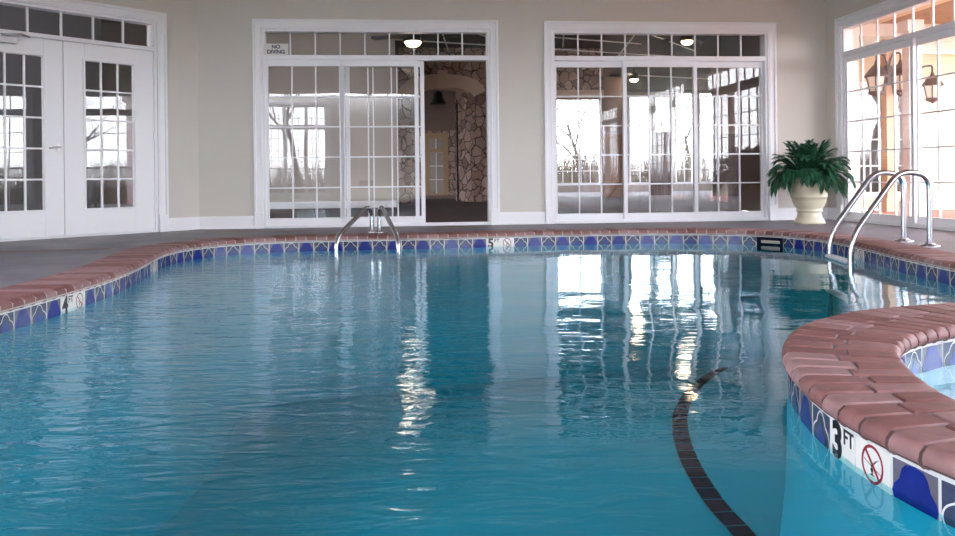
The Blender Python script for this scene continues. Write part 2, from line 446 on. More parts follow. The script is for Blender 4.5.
def slider(name, fr, a, b, sashes, cells, cols=3, rows=5, pulls=(), casingz=True):
    root = fr.empty(name); tag(root, kind='structure')
    if casingz: casing(root, a, b, ztop)
    mb = MB()
    # outer frame with head mullion between the door and the transom
    mb.rect_frame(a, b, 0, ztop, .03, .002, .13, .035, .03)
    mb.box(a+.03, b-.03, .002, .13, zhead-.015, zhead+.045)
    mb.box(a+.03, b-.03, .0, .02, .03, .04)
    o = mb.build('window_frame', M['vinyl'], root); bevel(o, .003)
    t0, t1 = zhead+.045, ztop-.035
    glass(root, a+.03, b-.03, .04, t0, t1)
    muntins(root, a+.03, b-.03, t0, t1, .04, cells, 1)
    for (x0, x1, y) in sashes: sash(root, x0, x1, y, .03, zhead-.015, cols, rows)
    for (x, y) in pulls: pull(root, x, y, .98)
    return root
# window A: fixed left light, fixed middle, sliding door pushed over behind the middle one
S = BACK.S
wA = slider('window_1', BACK, A0, A1, [(A0+.012, S(343.5), .045), (S(341), S(419), .045), (S(345.5), S(425), .095)], 9, 3, 5,
            pulls=[(S(421.5), .073)])
bA = MB(); bA.box(S(425), A1-.03, .03, .12, .03, .036)
# window B: three closed sashes, the middle one in the front track
wB = slider('window_2', BACK, B0, B1, [(B0+.012, S(628.5), .095), (S(624), S(698.5), .045), (S(695.5), B1-.012, .095)], 9, 3, 5,
            pulls=[(S(557), .073)])
for i, (a, b) in enumerate((R1, R2, R3)):
    nc = 12
    slider('window_%d' % (3+i), RIGHT, a, b, [(a+.02, a+.06+pw, .045), (a+.06+pw-.04, a+.06+2*pw, .095), (a+.06+2*pw-.04, b-.02, .045)], nc, 4, 5)
for i, (a, b) in enumerate((Q1, Q2)):
    root = REAR.empty('window_%d' % (6+i)); tag(root, kind='structure')
    casing(root, a, b, 2.75, .15, plinth=False)
    mb = MB(); mb.rect_frame(a, b, .15, 2.75, .06, .002, .13)
    mb.box(a, b, .002, .13, 2.08, 2.2)
    for k in (1, 2): mb.box(a+(b-a)*k/3-.05, a+(b-a)*k/3+.05, .002, .13, .15, 2.75)
    mb.build('window_frame', M['vinyl'], root)
    glass(root, a+.05, b-.05, .06, .2, 2.7)
    muntins(root, a+.06, b-.06, .21, 2.69, .06, 9, 8)
for i, (a, b) in enumerate(((1.0, 3.6), (5.2, 7.8))):  # added windows outside the view, there to brighten the room
    root = LEFT.empty('window_%d' % (20+i)); tag(root, kind='structure')
    mb = MB(); mb.rect_frame(a, b, .3, 2.6, .06, .002, .13); mb.build('window_frame', M['vinyl'], root)
    glass(root, a+.05, b-.05, .06, .35, 2.55); muntins(root, a+.06, b-.06, .36, 2.54, .06, 6, 6)
# ---- french door on the angled wall
dr = DOORW.empty('door_1'); tag(dr, kind='structure')
casing(dr, D_L, D_R, ztop)
mb = MB(); mb.rect_frame(D_L, D_R, 0, ztop, .035, .0, .13, .03, .0)
mb.box(D_L+.035, D_R-.035, .0, .13, 2.10, 2.145); mb.box(D_L+.035, D_R-.035, .0, .13, 0, .02)
o = mb.build('door_frame', M['vinyl'], dr); bevel(o, .003)
glass(dr, D_L+.035, D_R-.035, .05, 2.145, ztop-.03)
muntins(dr, D_L+.035, D_R-.035, 2.145, ztop-.03, .05, round((D_R-D_L-.07)/(DOORW.S(95)-DOORW.S(65.5))), 1, w=.02)
zg0, zg1 = DOORW.Z(110, 208), DOORW.Z(110, 62.5)
def leaf(a, b, ga, gb, handle_x=None):
    mb = MB(); y0, y1 = .012, .056
    mb.box(a, ga, y0, y1, .024, 2.095); mb.box(gb, b, y0, y1, .024, 2.095)
    mb.box(ga, gb, y0, y1, .024, zg0); mb.box(ga, gb, y0, y1, zg1, 2.095)
    lf = mb.build('door_leaf', M['white'], dr); bevel(lf, .003)
    mb = MB(); mb.rect_frame(ga-.022, gb+.022, zg0-.022, zg1+.022, .026, y0-.009, y1+.009)
    o = mb.build('glazing_bead', M['white'], lf); bevel(o, .003)
    mb = MB(); mb.box(ga-.004, gb+.004, .032, .038, zg0-.004, zg1+.004); mb.build('glass_pane', M['glass'], lf)
    mb = MB()
    for k in (1, 2): mb.box(ga+(gb-ga)*k/3-.009, ga+(gb-ga)*k/3+.009, .024, .046, zg0, zg1)
    for k in range(1, 5): mb.box(ga, gb, .025, .045, zg0+(zg1-zg0)*k/5-.009, zg0+(zg1-zg0)*k/5+.009)
    mb.build('muntin_grid', M['white'], lf)
    return lf
gR = (DOORW.S(86), DOORW.S(135.5)); xr = DOORW.S(151.8)
lr = leaf(D_M+.004, D_R-.037, gR[0], gR[1])
gl_ = DOORW.S(45)
lm = leaf(D_L+.037, D_M-.004, gl_-(gR[1]-gR[0]), gl_)
hx, hz = DOORW.S(58.5), DOORW.Z(57, 147.5)
mb = MB(); N = 20
vs = [(hx+.03*math.cos(2*math.pi*k/N), yy, hz+.03*math.sin(2*math.pi*k/N)) for yy in (.012, .0) for k in range(N)]
mb.add(vs, [(k, (k+1) % N, N+(k+1) % N, N+k) for k in range(N)] + [tuple(range(N, 2*N))])
mb.tube([(hx, .005, hz), (hx, -.045, hz)], .011, 10)
mb.tube(rounded([(hx, -.045, hz), (hx-.03, -.048, hz+.004), (hx-.07, -.048, hz-.004), (hx-.115, -.045, hz-.012)], .02), [.011]*8+[.009]*8, 10)
mb.build('lever_handle', M['chrome'], lm)
cx0 = DOORW.S(14); cz = DOORW.Z(12, 41)
mb = MB(); mb.box(cx0-.28, cx0+.02, -.055, .012, cz-.03, cz+.035)
mb.tube([(cx0-.12, -.035, cz+.04), (cx0+.02, -.16, cz+.055), (cx0+.16, -.01, cz+.06)], .01, 8)
o = mb.build('door_closer', M['chrome'], lm); bevel(o, .006)
mb = MB()
for z in (.25, 1.05, 1.85):
    mb.box(D_R-.045, D_R-.03, -.004, .014, z, z+.1)
mb.build('hinge', M['white'], lr)
baseboards('baseboard_back', BACK, [(0, A0-CW), (A1+CW, B0-CW), (B1+CW, BL)])
baseboards('baseboard_door', DOORW, [(D_R+CW, 0), (-3.35, D_L-CW)])
baseboards('baseboard_right', RIGHT, [(0, R1[0]-CW), (R1[1]+CW, R2[0]-CW), (R2[1]+CW, R3[0]-CW)])
# ------------------------------------------------------------------ pool outline (tile face line), clockwise seen from above
spaO = [(2.95, 3.93), (2.55, 3.9), (2.16, 3.81), (1.80, 3.70), (1.52, 3.53), (1.28, 3.29), (1.13, 3.04), (1.03, 2.78), (.97, 2.5), (.943, 2.22), (.955, 1.97), (1.01, 1.72), (1.12, 1.45), (1.30, 1.18), (1.55, .94), (1.9, .74)]
outl = [(-2.40, 1.3), (-2.40, 2.2), (-2.385, 3.2), (-2.37, 4.2), (-2.36, 4.8), (-2.40, 5.5), (-2.52, 6.25), (-2.65, 6.85), (-2.72, 7.35), (-2.68, 7.85), (-2.42, 8.32), (-1.95, 8.6), (-1.3, 8.72), (-.56, 8.79), (0, 8.88), (.57, 9.02), (1.2, 9.12), (1.8, 9.15), (2.35, 9.1), (2.8, 8.9), (3.12, 8.55), (3.29, 8.0), (3.30, 7.4), (3.24, 6.8), (3.17, 6.2), (3.14, 5.6), (3.16, 5.0), (3.24, 4.5), (3.22, 4.1)]
front = [(1.7, .55), (1.0, .5), (0, .5), (-1.2, .5), (-2.0, .6), (-2.33, .85)]
ctrl = [Vector((a, b, 0)) for a, b in outl + spaO + front]
i_spa0, i_spa1 = len(outl), len(outl)+len(spaO)-1
K = 10
dense = catmull(ctrl, K, True)
cum = [0]
for i in range(1, len(dense)+1): cum.append(cum[-1] + (dense[i % len(dense)]-dense[i-1]).length)
LT = cum[-1]
def on(s):
    s = s % LT
    import bisect
    i = max(0, min(len(dense)-1, bisect.bisect_right(cum, s)-1))
    t = (s-cum[i])/max(1e-9, cum[i+1]-cum[i])
    a, b = dense[i], dense[(i+1) % len(dense)]
    p = a.lerp(b, t)
    a0, b0 = dense[(i-1) % len(dense)], dense[(i+2) % len(dense)]
    d = ((b-a)*1.0 + (b-a0)*.25*(1-t) + (b0-a)*.25*t).normalized()
    return p, d, Vector((-d.y, d.x, 0))
s_spa0, s_spa1 = cum[i_spa0*K], cum[i_spa1*K]
spaI = [(1.24, 2.2), (1.275, 2.45), (1.37, 2.76), (1.49, 2.97), (1.65, 3.13), (1.87, 3.27), (2.2, 3.42), (2.6, 3.47), (3.0, 3.37), (3.3, 3.1), (3.47, 2.7), (3.5, 2.2), (3.38, 1.75), (3.1, 1.38), (2.7, 1.14), (2.3, 1.06), (1.9, 1.12), (1.6, 1.3), (1.38, 1.57), (1.27, 1.88)]
spad = catmull([Vector((a, b, 0)) for a, b in spaI], 8, True)   # clockwise from above
# deck with the two basins cut out
deck_outer = [cl+back_d*0+Vector((0, .1, 0)), cr+Vector((.1, .1, 0)), rear_p0, LEFT.p0, DEND]
polymesh('pool_deck', deck_outer, 0.0, M['deck'], holes=[dense, spad])
# reddish bands scored into the deck (thin inlays)
def band(pts2, w, name='deck_band'):
    pts = catmull([Vector((a, b, 0)) for a, b in pts2], 6)
    mb = MB()
    for i in range(len(pts)-1):
        a, b = pts[i], pts[i+1]; d = (b-a).normalized(); n = Vector((-d.y, d.x, 0))*w/2
        mb.add([(*(a+n)[:2], .003), (*(a-n)[:2], .003), (*(b-n)[:2], .003), (*(b+n)[:2], .003)], [(0, 1, 2, 3)])
    o = mb.build(name, M['deckband']); tag(o, kind='structure'); return o
g = lambda x, y: at_z(x, y, 0)[:2]
band([g(-60, 253), g(0, 252), g(60, 250.5), g(110, 249)], .16, 'trim_1')
band([g(160, 229.8), g(200, 230), g(240, 231.2), g(300, 231.8)], .14, 'trim_2')
# ---- brick coping
def tone_layer(o, tones):
    a = o.data.attributes.new('brick_tone', 'FLOAT', 'FACE')
    a.data.foreach_set('value', tones)
def brick_strip(quads):
    """quads: (p_front0, p_front1, p_back0, p_back1, nose_front, nose_back) 2D vectors; one brick each"""
    mb = MB(); tones = []
    gap = .006
    for (f0, f1, b0, b1, nf, nb) in quads:
        L = ((b0+b1)/2-(f0+f1)/2).length
        gf = gap/max(.01, (f1-f0).length); gb = gap/max(.01, (b1-b0).length)
        F0, F1 = f0.lerp(f1, gf), f1.lerp(f0, gf); B0, B1 = b0.lerp(b1, gb), b1.lerp(b0, gb)
        prof = []
        hgap = .004
        if nf: prof += [(.02, -.055), (-.006, -.054), (-.017, -.044), (-.021, -.030), (-.017, -.015), (-.006, -.004), (.012, 0)]
        else: prof += [(hgap, -.05), (hgap, -.004), (hgap+.004, -.0005)]
        if nb: prof += [(L-.012, 0), (L+.006, -.004), (L+.017, -.015), (L+.021, -.030), (L+.017, -.044), (L+.006, -.054), (L-.02, -.055)]
        else: prof += [(L-hgap-.004, -.0005), (L-hgap, -.004), (L-hgap, -.05)]
        n = len(prof); jz = random.uniform(-.0012, .0012)
        left = [F0 + (B0-F0)*(u/L) for u, z in prof]; right = [F1 + (B1-F1)*(u/L) for u, z in prof]
        # slightly eased long edges
        e = .004
        vs = []
        for i, (u, z) in enumerate(prof):
            l, r_ = left[i], right[i]; w = max(.01, (r_-l).length); k = e/w
            vs.append((l.x, l.y, z+jz-.004)); q = l.lerp(r_, k); vs.append((q.x, q.y, z+jz))
            q = r_.lerp(l, k); vs.append((q.x, q.y, z+jz)); vs.append((r_.x, r_.y, z+jz-.004))
        fs = []
        for i in range(n-1):
            for c in range(3): fs.append((i*4+c, (i+1)*4+c, (i+1)*4+c+1, i*4+c+1))
        fs.append(tuple(i*4 for i in range(n))); fs.append(tuple(i*4+3 for i in reversed(range(n))))
        # face order above looks up: make sure
        mb.add(vs, fs, 0); tones += [random.random()]*len(fs)
    o = mb.build('tmp', M['brick'])
    tone_layer(o, tones)
    bm = bmesh.new(); bm.from_mesh(o.data); bmesh.ops.recalc_face_normals(bm, faces=bm.faces); bm.to_mesh(o.data); bm.free()
    o.data.polygons.foreach_set('use_smooth', [True]*len(o.data.polygons)); o.data.set_sharp_from_angle(angle=math.radians(38))
    return o
CWD = .33
def v2(v): return Vector((v.x, v.y))
quads = []
s0 = s_spa1 + .15; s1 = LT + s_spa0 - .1
nb = round((s1-s0)/.105)
bed = MB()
for k in range(nb):
    sa, sb = s0+(s1-s0)*k/nb, s0+(s1-s0)*(k+1)/nb
    pa, _, na = on(sa); pb, _, nb_ = on(sb)
    quads.append((v2(pa), v2(pb), v2(pa+na*CWD), v2(pb+nb_*CWD), True, False))
    bed.add([(pa.x-na.x*.018, pa.y-na.y*.018, -.046), (pb.x-nb_.x*.018, pb.y-nb_.y*.018, -.046), (pb.x-nb_.x*.018, pb.y-nb_.y*.018, -.018), (pa.x-na.x*.018, pa.y-na.y*.018, -.018),
             (pa.x, pa.y, -.006), (pb.x, pb.y, -.006), (pb.x+nb_.x*CWD, pb.y+nb_.y*CWD, -.004), (pa.x+na.x*CWD, pa.y+na.y*CWD, -.004), (pa.x+na.x*.02, pa.y+na.y*.02, -.056), (pb.x+nb_.x*.02, pb.y+nb_.y*.02, -.056)],
            [(0, 1, 2, 3), (3, 2, 5, 4), (4, 5, 6, 7), (8, 9, 1, 0)])
co = brick_strip(quads); co.name = 'pool_coping'; tag(co, kind='structure')
# lift the coping a hair over the deck surface
for v in co.data.vertices: v.co.z += .006
bo = bed.build('mortar_bed', M['mortar'], co)
for v in bo.data.vertices: v.co.z += .004
# spa ring: radial bricks in two staggered rows, with a rounded nose on both rims
C0 = Vector((2.36, 2.3, 0))
def polar(loop):
    arr = sorted(((math.atan2(p.y-C0.y, p.x-C0.x), (p-C0).length) for p in loop))
    def r(a):
        a = (a+math.pi) % (2*math.pi) - math.pi
        prev = arr[-1]; pa = prev[0]-2*math.pi
        for aa, rr in arr:
            if a <= aa: t = (a-pa)/max(1e-9, aa-pa); return prev[1] + (rr-prev[1])*t
            prev = (aa, rr); pa = aa
        t = (a-pa)/(arr[0][0]+2*math.pi-pa); return prev[1]+(arr[0][1]-prev[1])*t
    return r
rI = polar(spad)
arcO = [on(s_spa0 + (s_spa1-s_spa0)*k/200)[0] for k in range(201)]
aa = [math.atan2(p.y-C0.y, p.x-C0.x) % (2*math.pi) for p in arcO]
rr = [(p-C0).length for p in arcO]
amin, amax = aa[0], aa[-1]
def rO(a):
    a = a % (2*math.pi)
    if amin <= a <= amax:
        for i in range(200):
            if aa[i] <= a <= aa[i+1]: return rr[i] + (rr[i+1]-rr[i])*(a-aa[i])/max(1e-9, aa[i+1]-aa[i])
    return rI(a)+.34
def P(a, r): return Vector((C0.x+r*math.cos(a), C0.y+r*math.sin(a)))
# joint angles by outer arc length
angs = [amin]
while angs[-1] < amin+2*math.pi - .02: angs.append(angs[-1] + .108/ rO(angs[-1]))
angs[-1] = amin + 2*math.pi
quads = []; bed = MB()
for k in range(len(angs)-1):
    a, b = angs[k], angs[k+1]
    inpool = amin <= a and b <= amax
    fmid = .5 + (.055 if k % 2 else -.055)
    o0, o1, i0, i1 = P(a, rO(a+1e-5)), P(b, rO(b-1e-5)), P(a, rI(a)), P(b, rI(b))
    m0, m1 = o0.lerp(i0, fmid), o1.lerp(i1, fmid)
    quads.append((o0, o1, m0, m1, inpool, False)); quads.append((m0, m1, i0, i1, False, True))
    for (p0, p1, sg) in ((o0, o1, 1), (i0, i1, -1)):
        n0 = (p0-Vector((C0.x, C0.y))).normalized()*.017*sg; n1 = (p1-Vector((C0.x, C0.y))).normalized()*.017*sg
        if sg == 1 and not inpool: continue
        bed.add([(*(p0+n0), -.046), (*(p1+n1), -.046), (*(p1+n1), -.018), (*(p0+n0), -.018), (*p0, -.004), (*p1, -.004), (*(p0-n0*2), -.056), (*(p1-n1*2), -.056)], [(0, 1, 2, 3), (3, 2, 5, 4), (6, 7, 1, 0)])
    bed.add([(*o0, -.010), (*o1, -.010), (*i1, -.010), (*i0, -.010)], [(0, 1, 2, 3)])
sco = brick_strip(quads); sco.name = 'spa_coping'; tag(sco, kind='structure')
for v in sco.data.vertices: v.co.z += .006
M['mortar2'] = mat('dark_joint', srgb(84, 66, 64), .9)
bo = bed.build('mortar_bed', [M['mortar2']], sco)
for v in bo.data.vertices: v.co.z += .004
# remove the deck where the ring stands is unnecessary: the ring sits flush over it
# ------------------------------------------------------------------ waterline tiles
TP = .16; TB = TT - TP; TW = .152; CLIP = WZ - .016
def tri_fan(mb, pts, mi, tf, yo):
    vs = [tf(u, v, yo) for u, v in pts]; mb.add(vs, [tuple(range(len(pts)))], mi)
def ribbon(mb, pts, w, mi, tf, yo, closed=True):
    n = len(pts); out = []
    for i in range(n):
        p = Vector(pts[i]); a = Vector(pts[(i-1) % n]); b = Vector(pts[(i+1) % n]); d = (b-a).normalized(); nn = Vector((-d.y, d.x))
        out.append((p+nn*w/2, p-nn*w/2))
    for i in range(n if closed else n-1):
        a, b = out[i], out[(i+1) % n]
        mb.add([tf(*a[0], yo), tf(*a[1], yo), tf(*b[1], yo), tf(*b[0], yo)], [(0, 1, 2, 3)], mi)
gem = [(.485, 0), (.44, .1), (.33, .2), (.27, .36), (.19, .44), (0, .47)]
gemfull = gem + [(-u, v) for u, v in reversed(gem[:-1])][0:] 
gemfull = gemfull + [(u, -v) for u, v in [(-.44, .1), (-.33, .2), (-.27, .36), (-.19, .44), (0, .47), (.19, .44), (.27, .36), (.33, .2), (.44, .1)]]
def quat(r=.33, k=.12, N=48):
    return [((r+k*abs(math.cos(2*t))**1.5)*math.cos(t), (r+k*abs(math.cos(2*t))**1.5)*math.sin(t)) for t in [2*math.pi*i/N for i in range(N)]]
QF = quat()
FL = [((.10+.13*abs(math.cos(2*t)))*math.cos(t), (.10+.13*abs(math.cos(2*t)))*math.sin(t)) for t in [2*math.pi*i/32 for i in range(32)]]
tiles = MB()
def tile_tf(pa, pb, nrm):
    c = (pa+pb)/2; d = (pb-pa); L = d.length; d = d/L
    def tf(u, v, yo):
        q = c + d*(u*L) - nrm*yo
        return (q.x, q.y, (TT+TB)/2 + v*TP)
    return tf
def add_tile(mb, pa, pb, nrm, kind):
    tf = tile_tf(pa, pb, nrm)
    g_ = .47; 
    mb.add([tf(-.5, -.5, 0), tf(.5, -.5, 0), tf(.5, .61, 0), tf(-.5, .61, 0)], [(0, 1, 2, 3)], 0)
    if kind == 'gem':
        mb.add([tf(-g_, -g_, .001), tf(g_, -g_, .001), tf(g_, g_, .001), tf(-g_, g_, .001)], [(0, 1, 2, 3)], 1)
        tri_fan(mb, gemfull, 3, tf, .002)
    elif kind == 'quat':
        mb.add([tf(-g_, -g_, .001), tf(g_, -g_, .001), tf(g_, g_, .001), tf(-g_, g_, .001)], [(0, 1, 2, 3)], 2)
        ribbon(mb, QF, .03, 5, tf, .0022)
        tri_fan(mb, FL, 4, tf, .002)
tile_mats = [M['t_grout'], M['t_base'], M['t_base2'], M['t_navy'], M['t_blue'], M['t_white']]
def s_of_px(px, lo, hi, z=TT):
    """arc length where the outline is seen at pixel column px"""
    best = None
    for k in range(800):
        s = lo + (hi-lo)*k/800; p, _, _ = on(s)
        u = p.x/p.y*F; v = (H-z)/p.y*F
        x = CX + u + RHO*v
        if best is None or abs(x-px) < best[0]: best = (abs(x-px), s)
    return best[1]
def s_ctrl(i): return cum[(i % len(ctrl))*K]
anch = []   # (s_start, depth text, label)
sA = s_of_px(60.5, 0, s_ctrl(6)); anch.append((sA, '4', 'white depth tile reading 4 FT on the left edge of the pool'))
sB = s_of_px(150.5, s_ctrl(4), s_ctrl(8)); anch.append((sB, '5', 'white depth tile reading 5 FT where the left edge starts to curve'))
sC = s_of_px(486.5, s_ctrl(12), s_ctrl(17)); anch.append((sC, '5', 'white depth tile reading 5 FT in the middle of the far edge'))
sK = s_of_px(757, s_ctrl(17), s_ctrl(20)); anch.append((sK, 'skim', ''))
sD = s_of_px(831.5, s_ctrl(22), s_ctrl(24)); anch.append((sD, 'nd', 'depth tile behind the right handrails'))
sE = s_of_px(830.8, s_ctrl(i_spa0+7), s_ctrl(i_spa0+11)); anch.append((sE, '3', 'large white depth tile reading 3 FT on the spa wall'))
def marker(pa, mid, pb, nrm, body, label, nod_label):
    """two separate white tiles: depth and no-diving"""
    for (a, b, what) in ((pa, mid, body), (mid, pb, 'nd')):
        if what is None: continue
        c = (a+b)/2; d = (b-a); L = d.length; d.normalize()
        loc = Vector((c.x, c.y, TT-.05)); hw = L*.492
        mb = MB(); mb.box(-hw, hw, -.003, .004, -.046, .048)
        mb.box(-hw, hw, -.0029, .004, CLIP-(TT-.05), -.046)
        t = mb.build('no_diving_tile' if what == 'nd' else 'depth_marker_tile', M['m_white'])
        t.location = loc; t.rotation_euler = (0, 0, math.atan2(d.y, d.x))
        tag(t, nod_label if what == 'nd' else label, 'tile')
        yy = -.0034
        if what != 'nd':
            me = text_mesh(what, .128, .0050); me.materials.append(M['m_black'])
            o = bpy.data.objects.new('numeral', me); link(o, t); o.location = (-L*.19, yy, -.003); o.rotation_euler = (math.pi/2, 0, 0)
            me = text_mesh('FT', .056, .001); me.materials.append(M['m_black'])
            o = bpy.data.objects.new('lettering', me); link(o, t); o.location = (L*.25, yy, .022); o.rotation_euler = (math.pi/2, 0, 0)
        else:
            mb = MB()
            tf = lambda u, v, yo: (u, yy-yo, v-.001)
            k7 = .78
            ribbon(mb, [(.043*math.cos(a_), .043*math.sin(a_)) for a_ in [2*math.pi*i/40 for i in range(40)]], 0.0075, 0, tf, 0)
            a_ = .030
            mb.add([tf(-a_-.004, a_, .0), tf(-a_+.003, a_+.005, .0), tf(a_+.004, -a_, 0), tf(a_-.003, -a_-.005, 0)], [(0, 1, 2, 3)], 0)
            mb.build('prohibition_ring', M['m_red'], t)
            mb = MB()   # diver: head, bent body, arms, water line
            tf = lambda u, v, yo: (u*.76, yy-yo, v*.76-.001)
            tri_fan(mb, [(-.004+.008*math.cos(x), -.018+.008*math.sin(x)) for x in [2*math.pi*i/14 for i in range(14)]], 0, tf, -.0004)
            for q_ in ([(-.010, -.010), (-.002, -.008), (.018, .010), (.036, .020), (.034, .024), (.012, .014), (-.006, .0)],
                       [(-.048, .006), (-.006, -.008), (-.006, -.005), (-.046, .009)], [(.008, -.012), (.046, -.022), (.046, -.019), (.009, -.008)],
                       [(-.016, -.036), (.012, -.036), (.012, -.032), (-.016, -.032)], [(-.006, -.034), (.003, -.034), (.002, -.012), (-.006, -.012)]):
                tri_fan(mb, q_, 0, tf, -.0004)
            mb.build('diver_symbol', M['m_black'], t)
nd_labels = {'4': 'no diving tile with red ring beside the 4 FT tile, left pool edge', '3': 'no diving tile with red ring beside the 3 FT tile on the spa wall'}
spans = []
for (s, kind, lab) in anch: spans.append((s, s+2*TW, kind, lab))
spans.sort()
tidx = 0
for j, (sa, sb, kind, lab) in enumerate(spans):
    pa, _, na = on(sa); pb, _, nb_ = on(sb); nm = (na+nb_).normalized()
    pm = on((sa+sb)/2)[0]
    add_tile(tiles, pa, pm, nm, 'blank'); add_tile(tiles, pm, pb, nm, 'blank')
    if kind in '345':
        lab_nd = nd_labels.get(kind)
        if kind == '5' and j == 1: lab_nd = 'no diving tile with red ring where the left edge curves'
        if kind == '5' and j == 2: lab_nd = 'no diving tile with red ring in the middle of the far edge'
        marker(pa, pm, pb, nm, kind, lab, lab_nd)
    elif kind == 'nd':
        marker(pa, pm, pb, nm, '5', 'white depth tile reading 5 FT behind the tall right handrails', 'no diving tile with red ring behind the tall right handrails')
    else:
        # skimmer mouth
        c = (pa+pb)/2; d = (pb-pa).normalized()
        sk = empty('pool_skimmer', (c.x, c.y, TT-.076), math.atan2(d.y, d.x))
        tag(sk, 'dark pool skimmer mouth with cream flap in the far tile band', 'skimmer')
        L = (pb-pa).length
        mb = MB(); mb.rect_frame(-L/2, L/2, -.07, .072, .012, -.006, .006); mb.build('skimmer_frame', M['navytile'], sk)
        mb = MB(); mb.box(-L/2+.012, L/2-.012, -.0035, -.001, -.058, .06); mb.build('throat', M['navytile'], sk)
        mb = MB(); mb.box(-L/2+.06, L/2-.03, -.02, -.006, .012, .042)
        o = mb.build('weir_flap', mat('skimmer_plastic', srgb(190, 184, 168), .5), sk); bevel(o, .003)
    # run of decorated tiles up to the next span
    s2 = spans[(j+1) % len(spans)][0] + (LT if j == len(spans)-1 else 0)
    n = max(1, round((s2-sb)/TW))
    for k in range(n):
        p, _, n0 = on(sb+(s2-sb)*k/n); q_, _, n1 = on(sb+(s2-sb)*(k+1)/n)
        add_tile(tiles, p, q_, (n0+n1).normalized(), 'gem' if (k + (0 if j == 2 or kind in ('skim', 'nd') else 1)) % 2 else 'quat')
def clip(o, z):
    bm = bmesh.new(); bm.from_mesh(o.data)
    bmesh.ops.bisect_plane(bm, geom=bm.verts[:]+bm.edges[:]+bm.faces[:], plane_co=(0, 0, z), plane_no=(0, 0, -1), clear_outer=True)
    bm.to_mesh(o.data); bm.free()
to = tiles.build('waterline_tiles', tile_mats); tag(to, kind='structure'); clip(to, CLIP)
# spa tiles (seen from inside the spa; loop is clockwise so outside is to the left)
st = MB(); cumS = [0]
for i in range(1, len(spad)+1): cumS.append(cumS[-1]+(spad[i % len(spad)]-spad[i-1]).length)
nS = round(cumS[-1]/TW)
def onS(s):
    s = s % cumS[-1]
    for i in range(len(spad)):
        if cumS[i] <= s <= cumS[i+1]:
            return spad[i].lerp(spad[(i+1) % len(spad)], (s-cumS[i])/(cumS[i+1]-cumS[i]))
    return spad[0]
for k in range(nS):
    a, b = onS(cumS[-1]*k/nS), onS(cumS[-1]*(k+1)/nS); d = (b-a).normalized()
    add_tile(st, a, b, Vector((-d.y, d.x, 0)), 'gem' if k % 2 else 'quat')
so = st.build('spa_tiles', tile_mats); tag(so, kind='structure'); clip(so, CLIP)
# ------------------------------------------------------------------ basins
def depth(x, y):
    # shallow shelf round the spa, sloping to the deep end
    t = (Vector((x, y)) - Vector((3.2, 3.0))).length
    sl = min(1, max(0, (t-2.0)/6.0))
    return -.98 - .6*sl*sl*(3-2*sl)
mb = MB(); nd = len(dense)
step = 4
loop = [dense[i] for i in range(0, nd, 2)]
n = len(loop)
offs = []
for i, p in enumerate(loop):
    a, b = loop[i-1], loop[(i+1) % n]; d = (b-a).normalized(); nn = Vector((-d.y, d.x, 0)); offs.append(nn)
rings = []
rings.append([(p.x+o.x*.018, p.y+o.y*.018, -.002) for p, o in zip(loop, offs)])
rings.append([(p.x+o.x*.012, p.y+o.y*.012, CLIP-.0) for p, o in zip(loop, offs)])
rings.append([(p.x-o.x*.003, p.y-o.y*.003, CLIP-.003) for p, o in zip(loop, offs)])
INS = .6
# the wall under the spa drops more steeply than the coved pool walls
kf = []
for p in loop:
    t_ = min(1, max(0, (p.y-3.6)/1.4)) if p.x > .5 else 1.0
    kf.append(.35 + .65*t_)
for (ins, k_) in ((.012, .25), (.04, .5), (.10, .7), (.2, .86), (.38, .96), (INS, 1.0)):
    rings.append([(p.x-o.x*ins*q_, p.y-o.y*ins*q_, depth(p.x-o.x*INS*q_, p.y-o.y*INS*q_)*k_) for p, o, q_ in zip(loop, offs, kf)])
vs = [v for r_ in rings for v in r_]; fs = []
for i in range(len(rings)-1):
    for k in range(n): fs.append((i*n+k, i*n+(k+1) % n, (i+1)*n+(k+1) % n, (i+1)*n+k))
mb.add(vs, fs, 0, True)
# floor: grid clipped crudely by being slightly larger than the rim, at the same depth function
gx = [i*.2-3.0 for i in range(34)]; gy = [j*.2+.2 for j in range(47)]
def inside(x, y, poly):
    c = False; j = len(poly)-1
    for i in range(len(poly)):
        a, b = poly[i], poly[j]
        if (a.y > y) != (b.y > y) and x < (b.x-a.x)*(y-a.y)/(b.y-a.y)+a.x: c = not c
        j = i
    return c
from mathutils.geometry import delaunay_2d_cdt
inner = [Vector((p.x-o.x*INS*q_, p.y-o.y*INS*q_)) for p, o, q_ in zip(loop, offs, kf)]
pts = list(inner) + [Vector((x, y)) for x in gx for y in gy if inside(x, y, inner)]
edges = [(i, (i+1) % n) for i in range(n)]
res = delaunay_2d_cdt(pts, edges, [], 1, 1e-5)
mb.add([(v.x, v.y, depth(v.x, v.y)) for v in res[0]], [tuple(f) for f in res[2]], 0, True)
bas = mb.build('pool_basin', M['plaster']); tag(bas, kind='structure')
# water
polymesh('pool_water', dense, WZ, M['water'])
polymesh('spa_water', spad, WZ, M['spawater'])
# spa basin with bench
mb = MB(); ns = len(spad); rings = []
cS = sum((p for p in spad), Vector((0, 0, 0)))/ns
for sc_, z in ((1.018, -.012), (1.01, CLIP), (.995, CLIP-.003), (.985, -.42), (.97, -.45), (.72, -.45), (.69, -.48), (.68, -.85), (.66, -.9), (0.01, -.9)):
    rings.append([tuple(cS+(p-cS)*sc_)[:2]+(z,) for p in spad])
mb.add([v for r_ in rings for v in r_], [(i*ns+k, i*ns+(k+1) % ns, (i+1)*ns+(k+1) % ns, (i+1)*ns+k) for i in range(len(rings)-1) for k in range(ns)], 0, True)
sb_ = mb.build('spa_basin', M['spa_plaster']); tag(sb_, kind='structure')
